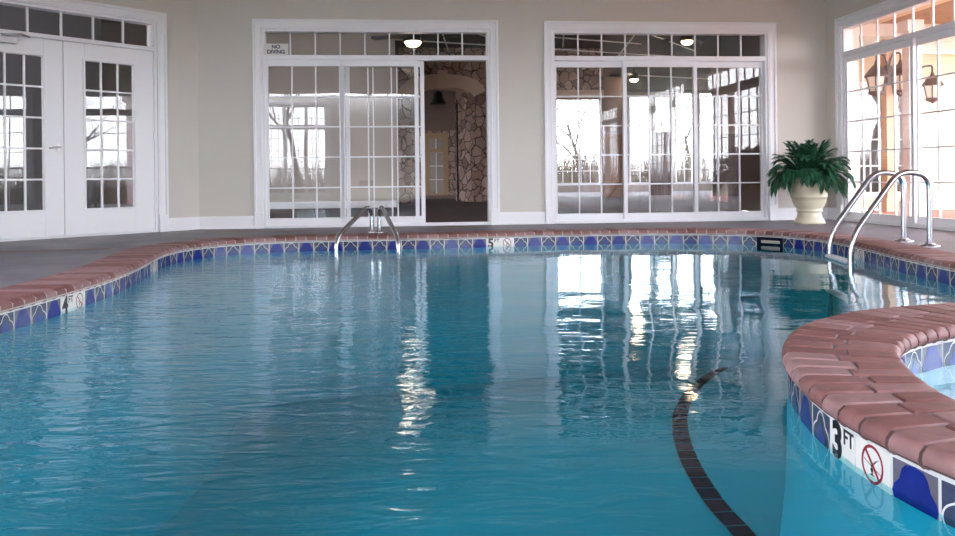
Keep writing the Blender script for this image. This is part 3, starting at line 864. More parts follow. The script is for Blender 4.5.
# dark tile line on the pool floor
line_px = [(775, 575), (740, 530), (717, 505), (699, 478), (686, 452), (680, 428), (682, 408), (693, 390), (712, 374), (738, 362), (772, 351), (800, 344)]
def floor_hit(px, py):
    d = ray(px, py); t = 1.0
    for _ in range(40):
        p = Vector((0, 0, H))+d*t; t += (depth(p.x, p.y)+.006 - p.z)/d.z
    return Vector((0, 0, H))+d*t
lp = catmull([floor_hit(*p) for p in line_px], 10)
mb = MB(); cumL = [0]
for i in range(1, len(lp)): cumL.append(cumL[-1]+(lp[i]-lp[i-1]).length)
def onL(s):
    for i in range(len(lp)-1):
        if cumL[i] <= s <= cumL[i+1]+1e-6: return lp[i].lerp(lp[i+1], (s-cumL[i])/max(1e-6, cumL[i+1]-cumL[i])), (lp[i+1]-lp[i]).normalized()
    return lp[-1], (lp[-1]-lp[-2]).normalized()
nL = int(cumL[-1]/.155); w = .05
for k in range(nL):
    a, da = onL(cumL[-1]*(k+.04)/nL); b, db = onL(cumL[-1]*(k+.96)/nL)
    na = Vector((-da.y, da.x, 0)).normalized(); nb_ = Vector((-db.y, db.x, 0)).normalized()
    za = lambda v: (v.x, v.y, depth(v.x, v.y)+.006)
    mb.add([za(a-na*w), za(b-nb_*w), za(b+nb_*w), za(a+na*w)], [(0, 1, 2, 3)])
o = mb.build('floor_line_tiles', M['navytile']); tag(o, kind='structure')
# ------------------------------------------------------------------ ladders
def flange(root, x, y):
    mb = MB(); mb.lathe([(.075, 0), (.075, .008), (.062, .014), (.036, .02), (.036, .03)], 28, (x, y, .0))
    mb.build('escutcheon', M['steel'], root)
def tread(root, a, b, z, dy):
    """a,b rail positions (world), tread spans between them at height z"""
    a = Vector((a.x, a.y, z)); b = Vector((b.x, b.y, z)); d = (b-a).normalized(); n = Vector((-d.y, d.x, 0))*.04
    mb = MB(); q = [a+n, b+n, b-n, a-n]
    mb.add([(v.x, v.y, z-.012) for v in q]+[(v.x, v.y, z+.012) for v in q], [(0, 1, 2, 3), (7, 6, 5, 4), (0, 4, 5, 1), (1, 5, 6, 2), (2, 6, 7, 3), (3, 7, 4, 0)])
    o = mb.build('tread', M['tread'], root); bm = bmesh.new(); bm.from_mesh(o.data); bmesh.ops.recalc_face_normals(bm, faces=bm.faces); bm.to_mesh(o.data); bm.free(); bevel(o, .006)
M['tread'] = mat('white_tread', srgb(220, 222, 226), .5)
def at_Y(px, py, Y):
    d = ray(px, py); return Vector((0, 0, H))+d*(Y/d.y)
# left, small ladder at the far edge
ll = empty('pool_grab_rail'); tag(ll, 'short pair of stainless grab rails leaning inward at the far edge', 'handrail')
for (pxb, pxk, pyk, pxp, sgn) in ((335.8, 367.8, 210, 371.8, -1), (398.0, 381.5, 210, 379.3, 1)):
    wpt = at_Y(pxb, 262, 8.52); bend = at_Y(pxb, 238, 8.52); bend2 = at_Y(pxb+(5 if sgn < 0 else -5), 229, 8.56)
    peak = at_Y(pxk, pyk-2.5, 9.12); post = at_z(pxp, 232.5, 0)
    peak2 = Vector((post.x, post.y, peak.z-.03))
    pts = rounded([Vector((bend.x, 8.74, -.42)), Vector((bend.x, 8.52, -.36)), Vector((bend.x, 8.52, bend.z)), Vector((peak.x, 9.1, peak.z+.012)), Vector((post.x, post.y, peak.z-.05)), Vector((post.x, post.y, -.01))], .13, 8)
    mb = MB(); mb.tube(pts, .024, 14); mb.build('rail', M['steel'], ll)
    mb = MB(); mb.lathe([(.05, .0), (.05, .008), (.03, .02)], 24, (post.x, post.y, 0)); mb.build('escutcheon', M['steel'], ll)
# right handrails
rl = empty('pool_handrail'); tag(rl, 'tall curved stainless handrail pair with round base flanges on the right edge', 'handrail')
posts = []
for (pb, foot, low, apx) in (((904, 241.5), (829.5, 241), (829.5, 238), (884, 171)), ((930, 246.3), (850.5, 246), (850.5, 240), (908, 171))):
    base = at_z(*pb, 0)
    Yf = {904: 7.28, 930: 6.72}[pb[0]]
    f = at_Y(foot[0], foot[1], Yf)
    ft = Vector((f.x, Yf, 0))
    zlow = .10 if pb[0] == 904 else .10
    top = .615
    pa = Vector((ft.x, ft.y, -1.1)); p1 = Vector((ft.x, ft.y, zlow-.03))
    # diagonal rises to the crest, then a round shoulder and straight down
    d = (Vector((base.x, base.y, 0))-ft)
    crest = ft + d*.62; 
    pts = [pa, p1, Vector((crest.x, crest.y, top)), Vector((base.x, base.y, top-.035)), Vector((base.x, base.y, 0))]
    a = rounded(pts[:3]+[pts[3]]+[pts[4]], .17, 10)
    mb = MB(); mb.tube(a, .0235, 16); mb.build('rail', M['steel'], rl)
    flange(rl, base.x, base.y); posts.append(ft)
for z in (-.118, -.42, -.72): tread(rl, posts[0], posts[1], z, 0)
# ------------------------------------------------------------------ no diving sign
sx, sz = BACK.px(276, 49.5)
sg = BACK.empty('no_diving_sign', sx, -.003, sz)
tag(sg, 'small white NO DIVING sign at the corner of the transom window', 'sign')
sw = (BACK.S(288.3)-BACK.S(263.8)); sh = (BACK.Z(276, 44)-BACK.Z(276, 55.5))
mb = MB(); mb.box(-sw/2, sw/2, -.004, 0, -sh/2, sh/2); o = mb.build('sign_board', M['m_white'], sg)
mb = MB(); mb.box(-sw/2, sw/2, 0, .048, -.004, .0); mb.build('mounting_strip', M['m_white'], sg)
me = text_mesh('NO\nDIVING', .064, .0018); me.materials.append(mat('navy_ink', srgb(30, 32, 80), .5))
o = bpy.data.objects.new('lettering', me); link(o, sg); o.location = (0, -.005, .0); o.rotation_euler = (math.pi/2, 0, 0)
# ------------------------------------------------------------------ potted plant
pc = at_z(809.5, 223.4, 0)
pp = empty('potted_plant', (pc.x, pc.y, 0)); tag(pp, 'bushy dark green split leaf plant in a cream pedestal urn by the corner', 'plant')
mb = MB()
prof = [(.0, 0), (.178, 0), (.18, .015), (.172, .035), (.155, .06), (.14, .09), (.135, .125), (.134, .14), (.15, .146), (.152, .162), (.14, .168), (.155, .19), (.176, .225), (.192, .27), (.2, .31), (.207, .313), (.207, .325), (.203, .33), (.209, .38), (.214, .44), (.219, .5), (.232, .515), (.25, .53), (.25, .55), (.235, .555), (.205, .55), (.195, .5)]
mb.lathe(prof, 48); mb.build('urn', M['urn'], pp)
mb = MB(); mb.lathe([(.2, .52), (.1, .528), (0.001, .53)], 32); mb.build('soil', M['soil'], pp)
rng = random.Random(3)
fol = MB(); stems = MB()
def frond(az, elev, L, droop, base):
    pts = []; d = Vector((math.cos(az)*math.cos(elev), math.sin(az)*math.cos(elev), math.sin(elev)))
    p = Vector(base); n = 12; dd = d.copy(); ds = []
    for i in range(n+1):
        pts.append(p.copy()); ds.append(dd.copy()); p = p + dd*(L/n)
        dd = (dd + Vector((0, 0, -droop/n*(.3+1.4*i/n)))).normalized()
    stems.tube(pts, [.004*(1-.7*i/n)+.0008 for i in range(n+1)], 5, caps=False)
    side0 = d.cross(Vector((0, 0, 1))).normalized()
    for i in range(3, n+1):
        t = i/n; ll_ = .115*math.sin(math.pi*min(1, (t-.12)/.95))**.7 + .03
        up = ds[i].cross(side0).normalized()*-1
        for s in (-1, 1):
            for jj in (0, .5):
                if i+jj > n: continue
                q = pts[i] if jj == 0 else (pts[i]+pts[min(n, i+1)])/2
                fwd = .9 + .9*t
                ld = (side0*s + ds[i]*fwd + Vector((0, 0, -.25+rng.uniform(-.25, .25)))).normalized()
                l = ll_*rng.uniform(.8, 1.15); wd = .012
                wv = ld.cross(Vector((rng.uniform(-.4, .4), rng.uniform(-.4, .4), 1))).normalized()
                m1 = q+ld*l*.35+Vector((0, 0, -.002)); m2 = q+ld*l*.7+Vector((0, 0, -.008)); tip = q+ld*l+Vector((0, 0, -.025))
                fol.add([q+wv*.003, q-wv*.003, m1+wv*wd, m1-wv*wd, m2+wv*wd*.8, m2-wv*wd*.8, tip], [(0, 1, 3, 2), (2, 3, 5, 4), (4, 5, 6)])
for i in range(96):
    az = i*2.39996+rng.uniform(-.2, .2); k = i/96
    elev = 1.4 - .95*k + rng.uniform(-.2, .2)
    L = .43-.02*k+rng.uniform(-.08, .05); droop = .5+2.9*k+rng.uniform(-.4, .5)
    r_ = .13*k**.5
    frond(az, elev, L, droop, (r_*math.cos(az), r_*math.sin(az), .54))
fo = fol.build('foliage', M['leaf'], pp); tag(fo, kind='stuff')
stems.build('stems', M['leaf'], pp)
# ------------------------------------------------------------------ the hall behind the glass
HC = 3.72
HX = BL+6.7; HS = 3.0
hp = [BACK.W(0, .0), BACK.W(BL+.1, 0), BACK.W(BL+.1, HS), BACK.W(HX, HS), BACK.W(HX, 20.2), BACK.W(-7, 20.2), BACK.W(-7, -4), DOORW.W(-3.35, 0)]
hp = [Vector((p.x, p.y, 0)) for p in hp]
polymesh('hall_floor', hp, -.002, M['hall_floor'], kind='structure')
hcp = [BACK.W(0, T), BACK.W(BL+.2, T), BACK.W(BL+.2, HS), BACK.W(HX, HS), BACK.W(HX, 20.2), BACK.W(-7, 20.2), BACK.W(-7, -4), DOORW.W(-3.45, T)]
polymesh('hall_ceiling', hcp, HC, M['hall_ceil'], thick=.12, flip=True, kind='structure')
# parapet strip joining the lower pool-room ceiling to the hall ceiling
wall('wall_upper', BACK, -.1, BL+.2, [], h=HC, thick=.2, y0=.0, z0=CH, m='hall_wall')
FARW = BACK.off(20.0)
fw = []
for (a, b, yt, yb) in ((552, 601, 98, 187), (629, 651, 96, 190), (655, 671, 96, 190), (675, 694, 92, 190), (699, 714, 92, 190), (750, 768, 90, 190)):
    fw.append((FARW.S(a), FARW.S(b), .28, FARW.Z((a+b)/2, yt)))
wall('wall_far', FARW, -7, HX, fw, h=HC, m='hall_wall')
for i, (a, b, zb, zt) in enumerate(fw):
    root = FARW.empty('window_%d' % (9+i)); tag(root, kind='structure')
    mb = MB(); mb.rect_frame(a, b, zb, zt, .06, .0, .13); mb.build('window_frame', M['vinyl'], root)
    glass(root, a+.05, b-.05, .05, zb+.05, zt-.05)
    muntins(root, a+.06, b-.06, zb+.06, zt-.06, .05, max(2, round((b-a)/.35)), 7, w=.03)
hs = WF(BACK.W(HX, 20.2), (BACK.n*-1))
wall('wall_hall_corner', WF(BACK.W(BL+.1, HS), BACK.n*-1), 0, HS-T, [], h=HC, m='mauve', thick=.15)
hs_open = [(1.5, 4.2, .3, 3.0), (6, 9, .3, 3.0), (11, 14, .3, 3.0)]  # window openings added to light the hall from the side
wall('wall_hall_right', hs, 0, 20.2-HS, hs_open, h=HC, m='hall_wall', thick=.15)
for i, (a, b, zb, zt) in enumerate(hs_open):
    root = hs.empty('window_%d' % (15+i)); tag(root, kind='structure')
    mb = MB(); mb.rect_frame(a, b, zb, zt, .06, .0, .13); mb.build('window_frame', M['vinyl'], root)
    glass(root, a+.05, b-.05, .05, zb+.05, zt-.05)
    muntins(root, a+.06, b-.06, zb+.06, zt-.06, .05, 6, 6, w=.02)
hlw = WF(BACK.W(-7, -4), BACK.n)
hlo = [(11, 13.6, .3, 3.2), (14.6, 18.4, .3, 3.2), (19, 22, .3, 3.2)]  # unseen window openings, added so daylight reaches the stone wall
wall('wall_hall_left', hlw, 0, 24.2, hlo, h=HC, m='hall_wall', thick=.15)
for i, (a, b, zb, zt) in enumerate(hlo):
    root = hlw.empty('window_%d' % (22+i)); tag(root, kind='structure')
    mb = MB(); mb.rect_frame(a, b, zb, zt, .06, .0, .13); mb.build('window_frame', M['vinyl'], root)
    glass(root, a+.05, b-.05, .05, zb+.05, zt-.05)
    muntins(root, a+.06, b-.06, zb+.06, zt-.06, .05, 6, 6, w=.02)
# beige wall with a small vent, seen through the left lights
W1 = BACK.off(6.7)
wall('wall_beige', W1, -7, W1.S(396), [], h=HC, m='hall_wall', thick=.15)
o = MB(); xe = W1.S(396); o.box(xe-.02, xe, .15, 3.0, 0, HC); o = o.build('wall_return', M['hall_wall']); o.location = W1.p0; o.rotation_euler = (0, 0, W1.rz); tag(o, kind='structure')
mb = MB(); a, b = -7, W1.S(396); mb.box(a, b, -.015, 0, 0, .14); o = mb.build('baseboard_hall', M['white']); o.location = W1.p0; o.rotation_euler = (0, 0, W1.rz); tag(o, kind='structure')
vx, vz = W1.px(366.5, 184.5)
v = W1.empty('wall_vent', vx, -.004, vz); tag(v, 'small grey louvred vent low on the beige hall wall', 'vent')
mb = MB(); mb.rect_frame(-.14, .14, -.08, .08, .015, -.006, .004); mb.build('vent_frame', M['mauve'], v)
mb = MB()
for k in range(7): mb.box(-.125, .125, -.004, .002, -.06+k*.02-.006, -.06+k*.02+.006)
mb.build('louvres', M['mauve'], v)
DB = DOORW.off(3.2)
wall('door_dark_backdrop', DB, -7.5, .4, [], h=HC, m='hall_ceil', thick=.15)  # dark backdrop added behind the door glass, hallway shade put into its colour
# stone wall with the arched opening
SW = BACK.off(9.7)
Xa, Xb = SW.S(400), SW.S(516)
ax0, ax1 = SW.S(409), SW.S(474)
acx = SW.S(443); 
zspring = SW.Z(480, 97); zcrown = SW.Z(443, 88)
aw = ax1-acx
def archz(x):
    t = (x-acx)/(ax1-acx)
    t = max(-1, min(1, t)); return zspring + (zcrown-zspring)*math.sqrt(max(0, 1-t*t))**.9
ax0 = acx-aw
mb = MB(); NA = 28
mb.box(min(Xa, ax0-.3), ax0, 0, .5, 0, HC)
# right pier with its cut corner
xr0, xr1 = ax1, Xb
mb.add([(xr0, 0, 0), (xr1, 0, 0), (xr1, .5, 0), (SW.S(458), .75, 0), (xr0, 0, HC), (xr1, 0, HC), (xr1, .5, HC), (SW.S(458), .75, HC)],
       [(0, 1, 5, 4), (1, 2, 6, 5), (2, 3, 7, 6), (3, 0, 4, 7)])
for k in range(NA):
    x0, x1 = ax0+(ax1-ax0)*k/NA, ax0+(ax1-ax0)*(k+1)/NA; z0, z1 = archz(x0), archz(x1)
    mb.add([(x0, 0, z0), (x1, 0, z1), (x1, 0, HC), (x0, 0, HC), (x0, .5, z0), (x1, .5, z1)], [(0, 1, 2, 3), (1, 0, 4, 5)])
o = mb.build('wall_stone', M['stone']); o.location = SW.p0; o.rotation_euler = (0, 0, SW.rz); tag(o, kind='structure')
mb = MB(); bw_ = .33
prev = None
cpts = []
for k in range(41):
    x = ax0 + (ax1-ax0)*k/40; cpts.append(Vector((x, archz(x))))
for k in range(40):
    a, b = cpts[k], cpts[k+1]
    def outw(i):
        p = cpts[max(0, i-1)]; q_ = cpts[min(40, i+1)]; d = (q_-p).normalized(); nn = Vector((-d.y, d.x)); return cpts[i]+nn*bw_
    A, B = outw(k), outw(k+1)
    if a.y < zspring+.03 and b.y < zspring+.03: continue
    mb.add([(a.x, -.06, a.y), (b.x, -.06, b.y), (B.x, -.06, B.y), (A.x, -.06, A.y), (a.x, .5, a.y-.004), (b.x, .5, b.y-.004), (A.x, 0, A.y), (B.x, 0, B.y)], [(0, 1, 2, 3), (1, 0, 4, 5), (3, 2, 7, 6)])
mb.box(acx-.12, acx+.12, -.12, 0, zcrown-.02, zcrown+.42)
o = mb.build('arch_trim', M['arch']); o.location = SW.p0; o.rotation_euler = (0, 0, SW.rz); tag(o, kind='structure')
# header over the wide opening seen in the right window
mb = MB(); h0 = SW.Z(580, 90)
mb.box(Xb, SW.S(604), 0, .5, h0, HC)
o = mb.build('wall_stone_header', M['stone']); o.location = SW.p0; o.rotation_euler = (0, 0, SW.rz); tag(o, kind='structure')
mb = MB(); mb.box(Xb, SW.S(604), -.03, .52, h0-.2, h0)
o = mb.build('header_trim', M['arch']); o.location = SW.p0; o.rotation_euler = (0, 0, SW.rz); tag(o, kind='structure')
# beyond the arch: dropped wall, wood framed french door
W2 = BACK.off(13.2)
zb_ = W2.Z(440, 130); z0b = W2.Z(440, 190)
mb = MB(); mb.box(W2.S(395), W2.S(474), 0, .2, zb_, HC); mb.box(W2.S(395), W2.S(458), 0, .25, 0, .1)
o = mb.build('wall_dropped', M['mauve']); o.location = W2.p0; o.rotation_euler = (0, 0, W2.rz); tag(o, kind='structure')
W3 = BACK.off(16)
fd = W3.empty('door_2'); tag(fd, kind='structure')
a, b, zz = W3.S(424), W3.S(448), W3.Z(436, 133)
mb = MB(); mb.rect_frame(a, b, 0, zz, .16, 0, .12, .18, .1); mb.box(a, b, 0, .12, zz-.62, zz-.5); mb.build('door_frame', M['pine'], fd)
glass(fd, a+.15, b-.15, .06, .09, zz-.17)
muntins(fd, a+.16, b-.16, .1, zz-.18, .06, 2, 4, w=.03)
o = MB(); o.box(b, W3.S(475), 0, .3, 0, HC); o.box(W3.S(395), a, 0, .3, 0, HC); o.box(a, b, 0, .3, zz, HC); o = o.build('wall_backroom', M['stone']); o.location = W3.p0; o.rotation_euler = (0, 0, W3.rz); tag(o, kind='structure')
# black hanging lantern under the arch
lp_ = at_Y(438, 98, SW.p0.y+1.2)
hl_ = empty('hanging_lantern', lp_); tag(hl_, 'small black bell lantern hanging under the plaster arch', 'lantern')
mb = MB(); mb.lathe([(.05, .16), (.11, .13), (.13, 0), (.2, -.12), (.2, -.15), (.001, -.15)], 20); mb.build('shade', M['black'], hl_)
mb = MB(); mb.tube([(0, 0, .15), (0, 0, HC-lp_.z)], .012, 8); mb.build('hanging_rod', M['black'], hl_)
# panels and posts of the hall seen through window B
def slab(name, x0, x1, off, z0, z1, m, depth_=.3):
    fr = BACK.off(off); mb = MB(); mb.box(fr.S(x0), fr.S(x1), 0, depth_, z0, z1)
    o = mb.build(name, M[m]); o.location = fr.p0; o.rotation_euler = (0, 0, fr.rz); tag(o, kind='structure'); return o
slab('pier_shade_slab', 456.5, 473.5, 10.35, 0, 2.52, 'stone_shaded', .5)  # added slab; its dark stone stands for the shade on the pier's side
slab('partition_1', 603, 625, 12.5, 0, 1.75, 'orange_wood')
slab('partition_2', 603, 627, 13.2, 1.75, HC, 'mauve')
slab('column_1', 652, 672, 14, 0, 1.9, 'brown')
slab('column_2', 716, 746, 12, 0, 1.72, 'brown')
slab('column_3', 716, 746, 12.0, 1.72, HC, 'mauve')
for i, (xa, ya, xb, yb) in enumerate(((2.4, 1.0, 7.9, 5.5), (2.0, 5.0, 7.8, 3.2), (4.8, 1.0, 6.2, 8.5), (2.8, 2.0, 3.6, 9.0), (4.0, 6.5, 7.9, 8.0), (1.6, 3.0, 6.5, 10.5), (3.2, 1.0, 9.5, 9.0), (5.5, 1.2, 12, 9.0), (2.2, 7.5, 11, 10.5), (6.5, 1.0, 8.2, 12.0), (0.5, 1.0, 3.0, 5.8), (4.4, 12.0, 13, 15.0))):
    p, q_ = BACK.W(xa, ya, HC-.16), BACK.W(xb, yb, HC-.16)
    mb = MB(); mb.tube([p, q_], .016, 8)
    o = mb.build('ceiling_conduit', M['white']); tag(o, kind='structure')  # thin white conduit tubes, drawn for the pale streaks on the ceiling
# ceiling fans with lit bowls
def fan(name, px, py, Y, label, rot, power=7, blade='dark'):
    d = ray(px, py); c = Vector((0, 0, H))+d*Y
    r_ = empty(name, c, rot); tag(r_, label, 'ceiling fan', 'ceiling fans in the hall')
    mb = MB(); mb.lathe([(.001, -.06), (.06, -.055), (.095, -.04), (.12, 0), (.12, .02)], 24); o = mb.build('lamp_bowl', M['lampglow'], r_)
    mb = MB(); mb.lathe([(.151, .015), (.16, .04), (.12, .07), (.12, .16), (.06, .19), (.02, .2)], 24); mb.build('motor', M[blade], r_)
    mb = MB(); mb.tube([(0, 0, .18), (0, 0, HC-c.z)], .015, 8); mb.build('downrod', M[blade], r_)
    for k in range(5):
        a = 2*math.pi*k/5; ca, sa = math.cos(a), math.sin(a)
        q_ = [(.12, -.03), (.25, -.065), (.66, -.075), (.7, 0), (.66, .075), (.25, .065), (.12, .03)]
        mb = MB(); z = .11
        vs = [(u*ca-v*sa, u*sa+v*ca, z+v*.2) for u, v in q_]+[(u*ca-v*sa, u*sa+v*ca, z+.01+v*.2) for u, v in q_]
        n_ = len(q_); mb.add(vs, [tuple(reversed(range(n_))), tuple(range(n_, 2*n_))]+[(i, (i+1) % n_, n_+(i+1) % n_, n_+i) for i in range(n_)])
        mb.build('fan_blade', M[blade], r_)
    li = bpy.data.lights.new('bulb', 'POINT'); li.energy = power; li.color = (1, .84, .66); li.shadow_soft_size = .2
    lo = bpy.data.objects.new('bulb', li); link(lo, r_); lo.location = (0, 0, -.27)
    return r_
fan('ceiling_fan', 413, 43, 12.6, 'dark bladed ceiling fan with glowing bowl behind the transom over the open slider', .3, 7)
fan('ceiling_fan', 687, 42, 17.4, 'ceiling fan with glowing bowl behind the transom of the closed slider', .9)
fan('ceiling_fan', 634, 80, 24, 'ceiling fan seen deep in the hall through the middle glass', .5)
# ------------------------------------------------------------------ outside
mb = MB(); mb.box(-60, 70, -60, 90, -.5, -.12)
# ground with the building footprint left out
gnd = [(-70, -70), (80, -70), (80, 100), (-70, 100)]
foot = [BACK.W(BL+.1, HS), BACK.W(HX, HS), BACK.W(HX, 20.2), BACK.W(-7.0, 20.2), BACK.W(-7.0, -4), LEFT.W(0, 0), REAR.W(0, 0), RIGHT.W(0, 0)]
polymesh('ground', gnd, -.1, M['lawn'], holes=[[p[:2] for p in foot]], kind='structure')
# porch along the right side
porch = RIGHT
mb = MB(); mb.box(-2.6, RLEN, .0, 4.2, -.1, -.01); o = mb.build('porch_floor', M['brickfloor']); o.location = porch.p0; o.rotation_euler = (0, 0, porch.rz); tag(o, kind='structure')
mb = MB(); mb.box(-2.6, 4.6, T, 2.0, 2.95, 3.1); o = mb.build('porch_roof', M['stucco']); o.location = porch.p0; o.rotation_euler = (0, 0, porch.rz); tag(o, kind='structure')
mb = MB(); mb.box(-2.4, 4.6, 2.0, 4.4, 2.95, 3.1); o = mb.build('porch_soffit', M['soffit']); o.location = porch.p0; o.rotation_euler = (0, 0, porch.rz); tag(o, kind='structure')
mb = MB(); mb.box(-2.5, 4.6, 4.0, 4.3, 2.65, 2.95); o = mb.build('porch_beam', M['white']); o.location = porch.p0; o.rotation_euler = (0, 0, porch.rz); tag(o, kind='structure')
# adjoining wing closing the view
WG = BACK.off(HS-.3)
xw0, xw1 = BL+.26, HX+.15
wall('wall_wing', WG, xw0, xw1, [(xw0+1.6, xw0+2.6, .2, 2.1)], h=HC, m='stucco', thick=.3)
wr = WG.empty('window_19'); tag(wr, kind='structure')
mb = MB(); mb.rect_frame(xw0+1.6, xw0+2.6, .2, 2.1, .08, .0, .13); mb.build('window_frame', M['vinyl'], wr); glass(wr, xw0+1.65, xw0+2.55, .06, .25, 2.05)
muntins(wr, xw0+1.68, xw0+2.52, .28, 2.02, .06, 3, 4, w=.02)
mb = MB()
mb.box(xw0, xw1+.4, -.5, .0, 2.75, 2.85); mb.box(xw0, xw1+.4, -.6, -.5, 2.75, 2.95); mb.box(xw0, xw1+.3, -.12, 0, 2.55, 2.75)
o = mb.build('wing_cornice', M['white']); o.location = WG.p0; o.rotation_euler = (0, 0, WG.rz); tag(o, kind='structure')
def pcol(name, px, Y, w, m):
    x = ray(px, 150).x*Y; mb = MB(); mb.box(-w/2, w/2, -w/2, w/2, -.01, 2.7); mb.box(-w/2-.04, w/2+.04, -w/2-.04, w/2+.04, -.01, .2); mb.box(-w/2-.04, w/2+.04, -w/2-.04, w/2+.04, 2.55, 2.7)
    o = mb.build(name, M[m]); o.location = (x, Y, 0); o.rotation_euler = (0, 0, BACK.rz); tag(o, kind='structure'); return o
pcol('column_4', 889, 13.2, .16, 'tan')
pcol('column_5', 912, 11.6, .16, 'white')
for k, sy in enumerate((-.4, 2.6)):
    mb = MB(); mb.box(-.13, .13, -.13, .13, -.01, 2.65); o = mb.build('column_%d' % (6+k), M['white']); o.location = RIGHT.W(sy+1.8, 4.15); o.rotation_euler = (0, 0, RIGHT.rz); tag(o, kind='structure')
def lantern(px, py, Y, s, label, bracket, armlen=.28):
    c = Vector((0, 0, H))+ray(px, py)*Y
    r_ = empty('wall_lantern', c); tag(r_, label, 'lantern', None)
    mb = MB(); mb.lathe([(.001, .30*s), (.02*s, .26*s), (.03*s, .22*s), (.09*s, .16*s), (.15*s, .08*s), (.155*s, .06*s), (.001, .06*s)], 8); mb.build('lantern_cap', M['lanternmetal'], r_)
    mb = MB(); mb.lathe([(.12*s, .06*s), (.08*s, -.13*s), (.001, -.13*s)], 6); mb.build('lantern_glass', M['lantern_glow'], r_)
    mb = MB()
    for k in range(6):
        a = 2*math.pi*k/6; mb.tube([(.124*s*math.cos(a), .124*s*math.sin(a), .06*s), (.084*s*math.cos(a), .084*s*math.sin(a), -.13*s)], .009*s, 5)
    mb.lathe([(.095*s, -.12*s), (.095*s, -.15*s), (.03*s, -.18*s), (.001, -.2*s)], 12)
    mb.build('lantern_frame', M['lanternmetal'], r_)
    mb = MB(); e = bracket*armlen
    mb.tube(rounded([(0, 0, .28*s), (0, 0, .36*s), (e*.6, 0, .34*s), (e, 0, .1*s)], .08), .014, 8)
    mb.box(e-.02, e+.02, -.05, .05, -.05, .2*s); mb.build('bracket', M['lanternmetal'], r_)
lantern(876.5, 82, 13.1, 1.25, 'dark porch lantern nearest the room corner, seen through the glass', 1, .21)
lantern(900.5, 81, 13.1, 1.25, 'dark porch lantern just beside the tan porch post', -1, .21)
lantern(932.5, 90, 11.6, .95, 'dark porch lantern on a bracket in the bright second panel', -1, .27)
# trees
def make_tree(seed, h):
    rg = random.Random(seed); mb = MB()
    def br(p, d, L, r_, lv):
        n = 5; pts = [p]; rs = [r_]
        for i in range(n):
            d = (d+Vector((rg.uniform(-.16, .16), rg.uniform(-.16, .16), rg.uniform(-.02, .1)))).normalized()
            p = p+d*L/n; pts.append(p); rs.append(r_*(1-.55*(i+1)/n))
        mb.tube(pts, rs, 6 if lv < 2 else 4, caps=False)
        if lv < 4:
            for k in range(3 if lv else 5):
                i = rg.randint(2, n); a = rg.uniform(0, 6.28); sp = rg.uniform(.5, .95)
                nd_ = (d+Vector((math.cos(a)*sp, math.sin(a)*sp, rg.uniform(0, .3)))).normalized()
                br(pts[i], nd_, L*rg.uniform(.5, .72), rs[i]*.62, lv+1)
    br(Vector((0, 0, -.12)), Vector((0, 0, 1)), h*.42, h*.018, 0)
    return mb
tm = [make_tree(s, 9).build('bare_tree', M['bark']) for s in (1, 2, 3)]
spots = []
for (x, y) in ((-6.0, -17), (-2.6, -16), (.8, -18), (4.6, -16.5), (9, -17)): spots.append((x, y, 'tall bare tree standing on the lawn behind the rear windows', 'trees behind the rear windows'))
for (x, y) in ((20, 8), (19.5, 2), (20, -5), (26, 5), (21, 15), (22, 22)): spots.append((x, y, 'tall bare tree on the lawn beyond the right porch', 'trees beyond the right porch'))
for (x, y) in ((-3.5, 40), (3.2, 39.5), (9.2, 39.8), (15.5, 41), (6, 47.5), (12.5, 48)): spots.append((x, y, 'bare tree outside the far hall windows', 'trees outside the far hall windows'))
for i, (x, y, lab, gr) in enumerate(spots):
    o = tm[i] if i < 3 else link(tm[i % 3].copy())
    o.location = (x, y, 0); o.rotation_euler = (0, 0, i*1.7); s_ = .85+.3*((i*37) % 10)/10; o.scale = (s_, s_, s_)
    tag(o, lab, 'tree', gr)
def brush(name, fr, x0, x1, y, hgt, n_):
    rg = random.Random(int(x1*10)); mb = MB()
    for _ in range(n_):
        x = rg.uniform(x0, x1); yy = y+rg.uniform(-1.2, 1.2); h_ = hgt*rg.uniform(.45, 1); a = rg.uniform(-.5, .5)*h_; b_ = rg.uniform(-.3, .3)*h_
        w_ = rg.uniform(.012, .03)
        mb.add([(x-w_, yy, -.12), (x+w_, yy, -.12), (x, yy+w_*1.5, -.12), (x+a, yy+b_, h_)], [(0, 1, 3), (1, 2, 3), (2, 0, 3)])
    o = mb.build(name, M['twigs']); o.location = fr.p0; o.rotation_euler = (0, 0, fr.rz); tag(o, 'low dry brush growing beyond the windows', 'undergrowth', kind='stuff')
brush('undergrowth', BACK, -8, HX+6, 23.2, 2.3, 6500)
brush('undergrowth', REAR, -6, REARL+6, 5.6, 1.4, 2600)
brush('undergrowth', RIGHT, -1, RLEN+4, 8.5, 1.5, 3200)
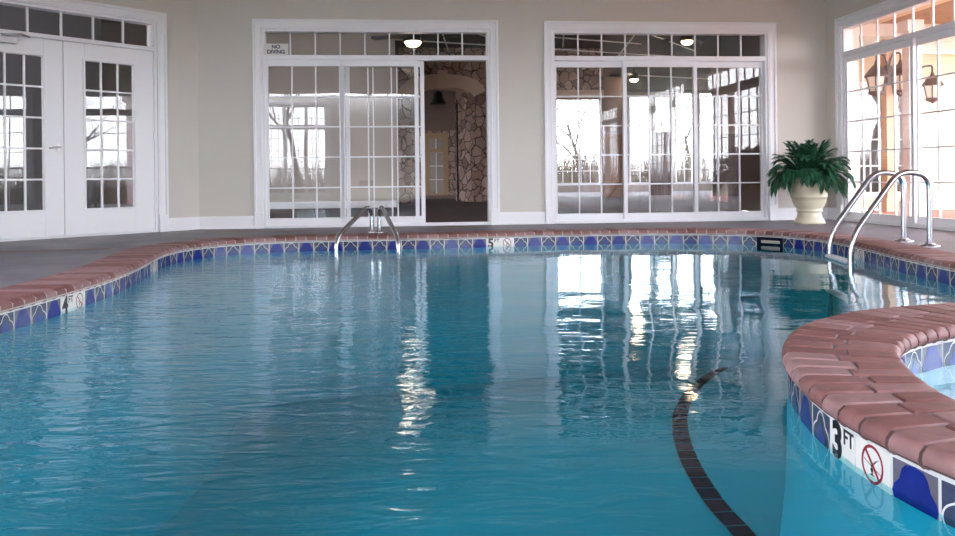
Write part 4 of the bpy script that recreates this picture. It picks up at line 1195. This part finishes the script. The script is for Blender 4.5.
# railings
def railing(fr, a, b, y, label):
    r_ = fr.empty('porch_railing', a, y, 0); tag(r_, label, 'railing'); L = b-a
    mb = MB(); mb.box(0, L, -.025, .025, .93, .97); mb.box(0, L, -.02, .02, .1, .13); mb.build('rail', M['dark'], r_)
    mb = MB(); n_ = int(L/.13)
    for k in range(n_): mb.box(L*k/n_-.008, L*k/n_+.008, -.008, .008, .12, .94)
    mb.build('balusters', M['dark'], r_)
    for k in range(int(L/2)+1):
        mb = MB(); mb.box(min(L, k*2)-.03, min(L, k*2)+.03, -.03, .03, -.02, 1.0); mb.build('post', M['dark'], r_)
railing(REAR, -.5, REARL+.5, 3.2, 'dark iron railing outside the rear windows')
railing(RIGHT, 3.0, RLEN, 4.15, 'dark iron railing along the outer side of the right porch')
# ------------------------------------------------------------------ world
w = bpy.data.worlds.new('World'); sc.world = w; w.use_nodes = True; nt = w.node_tree
bg = nt.nodes['Background']
tc = nt.nodes.new('ShaderNodeTexCoord'); sp = nt.nodes.new('ShaderNodeSeparateXYZ'); nt.links.new(tc.outputs['Generated'], sp.inputs[0])
rp = nt.nodes.new('ShaderNodeValToRGB'); e = rp.color_ramp.elements
e[0].position = 0; e[0].color = (.93, .95, 1, 1); e[1].position = .6; e[1].color = (.74, .83, 1, 1)
nt.links.new(sp.outputs['Z'], rp.inputs[0]); nt.links.new(rp.outputs[0], bg.inputs['Color']); bg.inputs['Strength'].default_value = 7.0
# ------------------------------------------------------------------ camera
cam = bpy.data.cameras.new('camera'); co_ = bpy.data.objects.new('camera', cam); link(co_)
cam.sensor_width = 36; cam.lens = 36*F/955; cam.clip_start = .05; cam.clip_end = 300
# level camera, rolled by RHO about the principal point; image centre lies 91 px below it
cr_, sr_ = math.cos(math.atan(RHO)), math.sin(math.atan(RHO))
right_ = Vector((cr_, 0, -sr_)); up_ = Vector((sr_, 0, cr_)); back_ = Vector((0, -1, 0))
m4 = Matrix(((right_.x, up_.x, back_.x, 0), (right_.y, up_.y, back_.y, 0), (right_.z, up_.z, back_.z, H), (0, 0, 0, 1)))
co_.matrix_world = m4
cam.shift_x = 0; cam.shift_y = -(268-HY)/955
sc.camera = co_
sc.view_settings.view_transform = 'Standard'; sc.view_settings.look = 'None'; sc.view_settings.gamma = 1
sc.view_settings.exposure = 1.17
sc.cycles.max_bounces = 12; sc.cycles.diffuse_bounces = 5; sc.cycles.glossy_bounces = 6; sc.cycles.transparent_max_bounces = 24
sc.cycles.use_denoising = True
sc.cycles.sample_clamp_indirect = 8
sc.cycles.caustics_reflective = False
